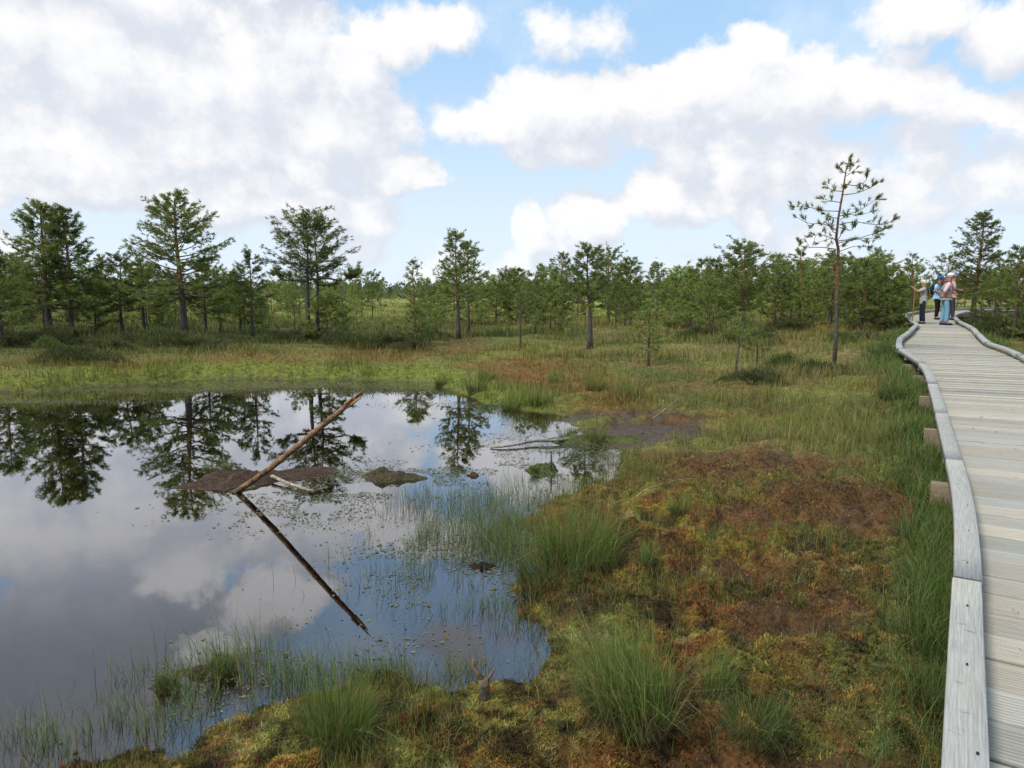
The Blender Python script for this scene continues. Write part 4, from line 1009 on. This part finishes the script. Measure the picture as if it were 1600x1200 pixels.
def log():
    a = np.array((*G(362, 767, 0), -.035)); 
    zt = .155*CZ/.2945*1.0; b3 = G(545, 630, 1.0); b = np.array((b3[0], b3[1], 1.0))
    u = (b-a)/np.linalg.norm(b-a); L = np.linalg.norm(b-a); root = empty('leaning_log', tuple(a+np.array((0, 0, .035))))
    tag(root, 'bare orange-brown log leaning up out of the pond with a splintered tip', 'log')
    off = np.array(root.location); t = np.linspace(0, 1, 26); r = np.random.default_rng(3)
    pts = a+u*(t*L)[:, None]; pts[:, 2] += -.035*np.sin(t*3.1); pts[:, 0] += .01*np.sin(t*7)
    rad = (.030-.005*t)*(1+r.normal(0, .03, 26)); rad[-3:] *= (1, .9, .8)
    c = np.where((r.uniform(0, 1, 26) < .25)[:, None], C_(.13, .075, .045), C_(.30, .165, .085))*r.uniform(.8, 1.2, (26, 1)); c[:3] = (.12, .08, .05)
    mb = MB(); mb.tube(pts-off, rad, 12, c); link('stem', mb.build('stem', M_BARK, True), root)
    mb = MB(); e = pts[-1]
    for i in range(9):
        an = i*.7; s = np.array((math.cos(an)*.02, .01*math.sin(an*2), math.sin(an)*.02)); l = r.uniform(.05, .16) if i != 2 else .20
        mb.tube([e+s-u*.03-off, e+s*1.1+u*l*.6-off, e+s*1.2+u*l-off], [.014, .009, .002], 5, (.36, .20, .10), False)
    link('splintered_tip', mb.build('splintered_tip', M_BARK), root)
    for f, l in ((.28, .05), (.66, .06)):
        p = a+u*L*f; mb = MB(); mb.tube([p-off, p+np.array((-.01, -.04, -l))-off], [.010, .005], 6, (.12, .075, .05)); link('branch_stub', mb.build('branch_stub', M_BARK), root)
log()
def stick(name, P, rad, col, label, cat, forks=()):
    mb = MB(); P = np.array(P, float); o0 = P[0].copy(); q = catmull(P, 14)-o0; k = np.linspace(rad[0], rad[1], 14)*(1+RNG.normal(0, .06, 14))
    mb.tube(q, k, 8, np.array(col)[None]*RNG.uniform(.75, 1.25, (14, 1)))
    for (a, d, r) in forks:
        b = q[a]; mb.tube([b, b+np.array(d)*.5, b+np.array(d)], [r, r*.7, r*.3], 5, col)
    o = link(name, mb.build(name, M_BARK, True), loc=tuple(o0)); tag(o, label, cat); return o
def g3(px, py, z): return (*G(px, py, z), z)
stick('dead_branch', [g3(425, 744, .05), g3(455, 757, .03), g3(490, 768, .02)], (.020, .014), (.38, .30, .22), 'short pale dead branch lying from the mud bank into the water', 'branch', [(10, (.05, .05, .06), .006)])
stick('dead_branch', [g3(766, 700, .01), g3(800, 696, .03), g3(835, 689, .045), g3(866, 688, .05), g3(900, 684, .05)], (.010, .022), (.24, .19, .15), 'long grey dead branch floating beside the grassy islet', 'branch', [(5, (.05, .06, .08), .008)])
stick('twig', [g3(860, 738, .0), (G(860, 738)[0]+.01, G(860, 738)[1], .12), (G(860, 738)[0]+.005, G(860, 738)[1], .24)], (.013, .007), (.09, .06, .045), 'dark upright twig on the small green peat clump', 'twig', [(6, (-.07, 0, -.03), .008)])
stick('twig', [g3(1018, 655, .05), g3(1038, 640, .2), g3(1060, 622, .33)], (.007, .004), (.38, .30, .20), 'thin pale straw stick leaning over the muddy inlet', 'twig')
stick('dry_stem', [g3(965, 820, .12), g3(985, 785, .38), g3(1015, 762, .46), g3(1060, 750, .45), g3(1085, 748, .43)], (.004, .0025), (.34, .25, .11), 'long dry yellow stem arching over the moss from the largest tussock', 'dry stem')
def stump():
    p = on_ground(757, 1092); root = empty('forked_stump', tuple(p)); tag(root, 'small forked broken stump at the water edge in front', 'stump')
    mb = MB(); mb.tube([(0, 0, -.05), (.002, .005, .06), (-.004, .0, .105)], [.030, .026, .024], 10, np.array([(.12, .105, .07), (.15, .125, .08), (.15, .115, .07)])); link('stem', mb.build('stem', M_BARK, True), root)
    mb = MB(); mb.tube([(-.005, 0, .09), (-.03, 0, .125), (-.052, .0, .17), (-.056, 0, .21)], [.015, .012, .008, .002], 8, (.19, .125, .07)); link('branch_stub', mb.build('branch_stub', M_BARK, True), root)
    mb = MB(); mb.tube([(.005, 0, .09), (.03, .0, .12), (.052, .0, .158)], [.012, .009, .005], 8, (.15, .10, .06)); link('branch_stub', mb.build('branch_stub', M_BARK, True), root)
stump()

# ------------------------------------------------------------------ people
def skin(name, J, E, mat, col, root, sub=2, parent=None):
    """grow one continuous surface over the joints J {name: (x,y,z,r)} along the edges E"""
    names = list(J); me = bpy.data.meshes.new(name); me.from_pydata([J[k][:3] for k in names], [(names.index(a), names.index(b)) for a, b in E], [])
    o = bpy.data.objects.new(name, me); COL.objects.link(o)
    md = o.modifiers.new('s', 'SKIN'); md.use_smooth_shade = True; md.branch_smoothing = .6
    for i, k in enumerate(names):
        sv = me.skin_vertices[0].data[i]; r = J[k][3]; sv.radius = (r, r) if np.isscalar(r) else r; sv.use_root = (k == root)
    sb = o.modifiers.new('u', 'SUBSURF'); sb.levels = sub; sb.render_levels = sub
    bpy.context.view_layer.update()
    ev = bpy.data.meshes.new_from_object(o.evaluated_get(bpy.context.evaluated_depsgraph_get()))
    bpy.data.objects.remove(o); bpy.data.meshes.remove(me); ev.name = name
    n = len(ev.vertices); co = np.empty(n*3, np.float32); ev.vertices.foreach_get('co', co); co = co.reshape(-1, 3)
    cc = col(co) if callable(col) else np.tile(np.array(col, float), (n, 1))
    a = ev.color_attributes.new('Col', 'FLOAT_COLOR', 'POINT'); a.data.foreach_set('color', np.concatenate([cc, np.ones((n, 1))], 1).astype(np.float32).ravel())
    ev.materials.clear(); ev.materials.append(mat)
    return link(name, ev, parent)
def ellipsoid(mb, c, r, col, zmin=-2, n=16, m=10, ymax=None):
    c = np.array(c, float); V = []; 
    for i in range(m+1):
        th = math.pi*i/m
        for j in range(n): V.append((math.sin(th)*math.cos(j*2*math.pi/n), math.sin(th)*math.sin(j*2*math.pi/n), math.cos(th)))
    V = np.array(V); V[:, 2] = np.maximum(V[:, 2], zmin); V = V*np.array(r)+c
    Q = [(i*n+j, (i+1)*n+j, (i+1)*n+(j+1) % n, i*n+(j+1) % n) for i in range(m) for j in range(n)]
    mb.add(V, Q, None, col)
def person(loc, rz, label, arms, top, trousers, hair, shoes, skin_c=(.42, .24, .16), cap=None, H=1.70, vest=None, sleeve='short', headtilt=0.0, stride=.06, flare=1.0, leanf=0.0, longtop=0.0):
    """arms = {'l': (elbow xyz, hand xyz, finger direction), 'r': ...} in the person's own frame: faces +Y, +X is their right"""
    root = empty('person', loc, rz); k = H/1.70; root.scale = (k, k, k); tag(root, label, 'person', 'people on the boardwalk')
    hy = .03+leanf; ht = headtilt
    J = {'pel': (0, -.01, .93, .105), 'wai': (0, 0, 1.08, .110), 'che': (0, -.01+leanf*.5, 1.27, .13), 'nek': (0, .0+leanf, 1.445, .058), 'hed': (0, hy+.01, 1.53, .070), 'hd2': (0, hy+.015+ht*.05, 1.60, .088), 'hd3': (0, hy+ht*.06, 1.655, .070)}
    E = [('pel', 'wai'), ('wai', 'che'), ('che', 'nek'), ('nek', 'hed'), ('hed', 'hd2'), ('hd2', 'hd3')]
    for sd_, sx in (('l', -1), ('r', 1)):
        fy = stride*(1 if sd_ == 'r' else -1)
        J['hip'+sd_] = (sx*.085, -.01, .86, .078); J['kne'+sd_] = (sx*.095, fy*.6+.015, .48, .058); J['ank'+sd_] = (sx*.10, fy-.02, .09, .042); J['toe'+sd_] = (sx*.115, fy+.13, .035, .036)
        E += [('pel', 'hip'+sd_), ('hip'+sd_, 'kne'+sd_), ('kne'+sd_, 'ank'+sd_), ('ank'+sd_, 'toe'+sd_)]
        el, ha, fd = [np.array(v, float) for v in arms[sd_]]; fd /= np.linalg.norm(fd)
        J['sho'+sd_] = (sx*.165, -.01+leanf*.8, 1.375, .062); J['elb'+sd_] = (*el, .043); J['wri'+sd_] = (*ha, .028); pal = ha+fd*.055; J['pal'+sd_] = (*pal, .032)
        E += [('che', 'sho'+sd_), ('sho'+sd_, 'elb'+sd_), ('elb'+sd_, 'wri'+sd_), ('wri'+sd_, 'pal'+sd_)]
        sw = np.cross(fd, (0, 0, 1) if abs(fd[2]) < .8 else (0, 1, 0)); sw /= np.linalg.norm(sw); curl = np.cross(sw, fd)*(-1)
        for i, (o_, l) in enumerate(((-.027, .058), (-.009, .068), (.009, .064), (.026, .050))):
            b = pal+fd*.030+sw*o_; m_ = b+fd*l*.55+curl*l*.15; e = m_+fd*l*.35+curl*l*.35
            J[f'f{i}a'+sd_] = (*b, .0095); J[f'f{i}b'+sd_] = (*m_, .0088); J[f'f{i}c'+sd_] = (*e, .0075); E += [('pal'+sd_, f'f{i}a'+sd_), (f'f{i}a'+sd_, f'f{i}b'+sd_), (f'f{i}b'+sd_, f'f{i}c'+sd_)]
        b = pal-fd*.015+sw*-.035*sx; e = b+fd*.045+sw*-.02*sx+curl*.015; J['ta'+sd_] = (*b, .012); J['tb'+sd_] = (*e, .009); E += [('pal'+sd_, 'ta'+sd_), ('ta'+sd_, 'tb'+sd_)]
    body = skin('body', J, E, M_SKIN, skin_c, 'pel', 2, root)
    # face and ears are shaped on the head
    hc = np.array(J['hd2'][:3]); mb = MB()
    ellipsoid(mb, hc+(0, .085, -.008), (.014, .020, .022), skin_c, n=8, m=6); ellipsoid(mb, hc+(0, .070, -.055), (.028, .012, .009), (.32, .12, .10), n=8, m=6)
    for sx in (-1, 1):
        ellipsoid(mb, hc+(sx*.030, .077, .016), (.012, .008, .007), (.03, .02, .02), n=8, m=6); ellipsoid(mb, hc+(sx*.084, -.002, -.004), (.012, .022, .032), skin_c, n=8, m=6)
    link('face', mb.build('face', M_SKIN, True), root)
    # clothes
    JT = {q: J[q] for q in ('pel', 'wai', 'che')}; JT['col'] = (0, leanf*.8, 1.40, .075)
    JT['hem'] = (0, -.01, (.95 if vest is not None else .86)-longtop, .150); JT['pel'] = (0, -.01, .98-longtop*.5, .150); JT['wai'] = (0, .0, 1.08, .145); JT['che'] = (*J['che'][:3], .152); ET = [('hem', 'pel'), ('pel', 'wai'), ('wai', 'che'), ('che', 'col')]
    for s_ in 'lr':
        JT['sho'+s_] = (*J['sho'+s_][:3], .080); a, b = np.array(J['sho'+s_][:3]), np.array(J['elb'+s_][:3])
        if sleeve == 'short':
            c = a+(b-a)*.85; JT['elb'+s_] = (*c, .062); ET += [('che', 'sho'+s_), ('sho'+s_, 'elb'+s_)]
        else:
            JT['elb'+s_] = (*b, .056); w = np.array(J['wri'+s_][:3]); c = b+(w-b)*(.3 if sleeve == 'rolled' else .9); JT['wri'+s_] = (*c, .046); ET += [('che', 'sho'+s_), ('sho'+s_, 'elb'+s_), ('elb'+s_, 'wri'+s_)]
    skin('shirt', JT, ET, M_CLOTH, top, 'pel', 2, root)
    if vest is not None:
        JV = {'hem': (0, -.01, .92, .165), 'pel': (0, -.01, 1.0, .162), 'wai': (0, 0, 1.12, .157), 'che': (*J['che'][:3], .163), 'col': (0, leanf*.7-.01, 1.37, .095)}
        skin('vest', JV, [('hem', 'pel'), ('pel', 'wai'), ('wai', 'che'), ('che', 'col')], M_CLOTH, vest, 'pel', 2, root)
    JP = {'top': (0, -.01, 1.0, .12), 'pel': (0, -.01, .93, .130)}; EP = [('top', 'pel')]
    for s_ in 'lr':
        JP['hip'+s_] = (*J['hip'+s_][:3], .092); JP['kne'+s_] = (*J['kne'+s_][:3], .070*flare); a = J['ank'+s_]; JP['ank'+s_] = (a[0], a[1], .075, .066*flare); EP += [('pel', 'hip'+s_), ('hip'+s_, 'kne'+s_), ('kne'+s_, 'ank'+s_)]
    skin('trousers', JP, EP, M_CLOTH, trousers, 'pel', 2, root)
    for s_ in 'lr':
        a, b = J['ank'+s_], J['toe'+s_]; mb = MB(); mb.tube([(a[0], a[1]-.055, .042), (a[0], a[1]-.01, .05), (a[0]*.5+b[0]*.5, (a[1]+b[1])/2, .046), (b[0], b[1]-.01, .038), (b[0], b[1]+.045, .032)], [.036, .042, .044, .042, .024], 10, shoes); link('shoe', mb.build('shoe', M_CLOTH, True), root)
    mb = MB(); ellipsoid(mb, hc+(0, -.016, .022), (.098, .100, .092), hair, -.55 if cap is None else -.75, 18, 12)
    if cap is None:
        ellipsoid(mb, hc+(0, -.035, -.005), (.094, .085, .095), hair, -.9, 16, 10); ellipsoid(mb, hc+(.01, .035, .070), (.080, .055, .036), hair, n=14, m=8)
    link('hair', mb.build('hair', M_CLOTH, True), root)
    if cap is not None:
        mb = MB(); ellipsoid(mb, hc+(0, -.008, .045), (.106, .112, .082), cap, -.12, 20, 12); link('cap', mb.build('cap', M_CLOTH, True), root)
        cp = bpy.context.scene.collection.objects[-1] if False else None
        mb = MB(); n = 14; V = []
        for i in range(n):
            a = math.pi*i/(n-1)
            V += [(.092*math.cos(a), .06+.055*math.sin(a), 0.0), (.085*math.cos(a), .065+.135*math.sin(a), -.024*math.sin(a)), (.092*math.cos(a), .06+.055*math.sin(a), -.008), (.085*math.cos(a), .065+.135*math.sin(a), -.024*math.sin(a)-.007)]
        Q = []
        for i in range(n-1):
            o_ = i*4; Q += [(o_, o_+1, o_+5, o_+4), (o_+2, o_+6, o_+7, o_+3), (o_+1, o_+3, o_+7, o_+5)]
        mb.add(np.array(V)+hc+(0, .0, .040), Q, None, cap); link('cap_peak', mb.build('cap_peak', M_CLOTH, True), root)
    return root, J, k
def deck_pt(px, py):
    z = .8
    for i in range(30):
        p = G(px, py, z); z = .5*z+.5*float(zdeck(p[1]))
    return p, z
LEFTWARD = math.pi/2-.52; RIGHTWARD = -math.pi/2-.52
def people():
    p, z = deck_pt(1440, 506)
    w, J, k = person((p[0], p[1], z), LEFTWARD+.15, 'person with short white-blond hair, beige top and dark trousers taking a photo', {'l': ((-.20, .20, 1.24), (-.10, .40, 1.40), (.25, .6, .55)), 'r': ((.19, .20, 1.22), (.08, .40, 1.40), (-.25, .6, .55))},
                     lambda c: np.where((np.abs(np.sin(c[:, 2:3]*60+c[:, 0:1]*35)) > .8), C_(.36, .33, .31), C_(.46, .42, .38)), (.022, .026, .045), (.72, .66, .48), (.03, .028, .03), (.45, .25, .17), H=1.55, longtop=.10, stride=.03)
    # camera in the hands
    c = w.matrix_basis @ Vector((-.01, .47, 1.475)); o = empty('compact_camera', c, LEFTWARD+.15); tag(o, 'small dark compact camera held up by the white-haired person', 'camera')
    mb = MB(); mb.box((0, 0, 0), (.11, .035, .065), 0, (.05, .05, .055)); link('camera_body', mb.build('camera_body', M_CLOTH), o)
    mb = MB(); mb.tube([(0, .015, 0), (0, .05, 0)], [.026, .022], 12, (.03, .03, .03)); link('lens', mb.build('lens', M_CLOTH), o)
    # dark shoulder bag strap and small bag
    o = empty('shoulder_bag', w.location, LEFTWARD+.15); o.scale = (k,)*3; tag(o, 'dark shoulder bag with a strap across the beige top', 'bag')
    mb = MB(); mb.tube([(-.11, -.02, 1.44), (-.02, -.17, 1.28), (.12, -.15, 1.10), (.17, -.06, 1.0)], .016, 6, (.02, .02, .025)); mb.tube([(-.11, -.02, 1.44), (-.06, .14, 1.3), (.10, .155, 1.12), (.17, .02, 1.0)], .016, 6, (.02, .02, .025)); link('strap', mb.build('strap', M_CLOTH), o)
    mb = MB(); mb.box((.19, -.04, .93), (.07, .2, .16), 0, (.02, .02, .025)); link('pouch', mb.build('pouch', M_CLOTH), o)
    # walking stick planted in front of her
    q, z2 = deck_pt(1425, 507); top = top_z(1426, 445, q[1])
    stick('walking_stick', [(q[0], q[1], z2), (q[0]+.01, q[1], (z2+top)/2), (q[0]+.02, q[1], top)], (.022, .020), (.30, .17, .085), 'long brown wooden walking stick planted upright in front of the white-haired person', 'walking stick')
    p, z = deck_pt(1457, 498)
    b, J, k = person((p[0]-.2, p[1]-.6, float(zdeck(p[1]-.6))), RIGHTWARD-.5, 'person in a blue cap, light blue shirt and black trousers standing behind', {'l': ((-.24, .02, 1.14), (-.20, .16, 1.0), (.1, .6, -.5)), 'r': ((.24, .03, 1.14), (.17, .20, 1.03), (-.2, .7, -.3))},
                     (.33, .52, .70), (.012, .012, .016), (.10, .08, .07), (.02, .02, .02), (.40, .22, .15), cap=(.03, .10, .35), H=1.70, stride=.05)
    o = empty('backpack', b.location, RIGHTWARD-.5); o.scale = (k,)*3; tag(o, 'dark navy backpack worn by the person in the blue cap', 'backpack')
    mb = MB(); ellipsoid(mb, (-.02, -.22, 1.18), (.15, .10, .22), (.015, .018, .04)); link('backpack_body', mb.build('backpack_body', M_CLOTH, True), o)
    for sx in (-1, 1):
        mb = MB(); mb.tube([(sx*.10, -.16, 1.38), (sx*.11, .0, 1.455), (sx*.11, .135, 1.33), (sx*.14, .08, 1.12), (sx*.14, -.12, 1.05)], .018, 6, (.015, .018, .04)); link('strap', mb.build('strap', M_CLOTH), o)
    p, z = deck_pt(1475, 508)
    m, J, k = person((p[0], p[1], z), RIGHTWARD+.25, 'person in a white cap, pale pink shirt, beige vest and light blue jeans looking down', {'r': ((.25, -.12, 1.13), (.17, -.10, .95), (-.35, .35, -.6)), 'l': ((-.22, .10, 1.15), (-.10, .24, 1.05), (.4, .5, -.1))},
                     (.68, .52, .55), (.17, .33, .46), (.50, .46, .42), (.035, .035, .04), (.46, .19, .13), cap=(.80, .80, .82), H=1.75, vest=(.33, .27, .20), sleeve='rolled', flare=1.12, headtilt=.3, leanf=.04, stride=.04)
    mb = MB(); mb.tube([(-.07, .02, 1.46), (-.03, .10, 1.43), (0, .15, 1.30), (.01, .17, 1.05)], [.03, .035, .035, .025], 8, (.42, .10, .13)); mb.tube([(.07, .0, 1.46), (.0, -.07, 1.47), (-.07, .0, 1.46)], .032, 8, (.42, .10, .13))
    link('scarf', mb.build('scarf', M_CLOTH, True), m)
    p, z = deck_pt(1485, 500)
    person((p[0], p[1], float(zdeck(p[1]))), RIGHTWARD+.1, 'person half hidden behind the white-capped person, in a violet cap and flowered shirt', {'r': ((.23, .05, 1.15), (.10, .24, 1.08), (-.4, .6, -.1)), 'l': ((-.23, .05, 1.15), (-.10, .22, 1.12), (.4, .6, .1))},
                     lambda c: np.where(fbm(c[:, 0]+c[:, 1], c[:, 2], .05, 2, 3)[:, None] > .5, C_(.55, .28, .22), C_(.45, .45, .40)), (.05, .05, .06), (.2, .15, .1), (.03, .03, .03), (.45, .22, .15), cap=(.16, .15, .36), H=1.80)
    x, y = 27.4, 37.9; x = (1606-800)/F*38.5; 
    j = int(np.argmin(np.abs(MC[:, 0]-x))); x, y = MC[j]
    person((x, y, float(zdeck(y))), RIGHTWARD, 'person in dark clothes with grey hair at the right edge beside the slim pine', {'r': ((.24, .02, 1.13), (.2, .15, .95), (0, .4, -.8)), 'l': ((-.24, .02, 1.13), (-.2, .15, .95), (0, .4, -.8))},
           (.03, .035, .07), (.03, .03, .04), (.45, .45, .45), (.02, .02, .02), H=1.72)
people()
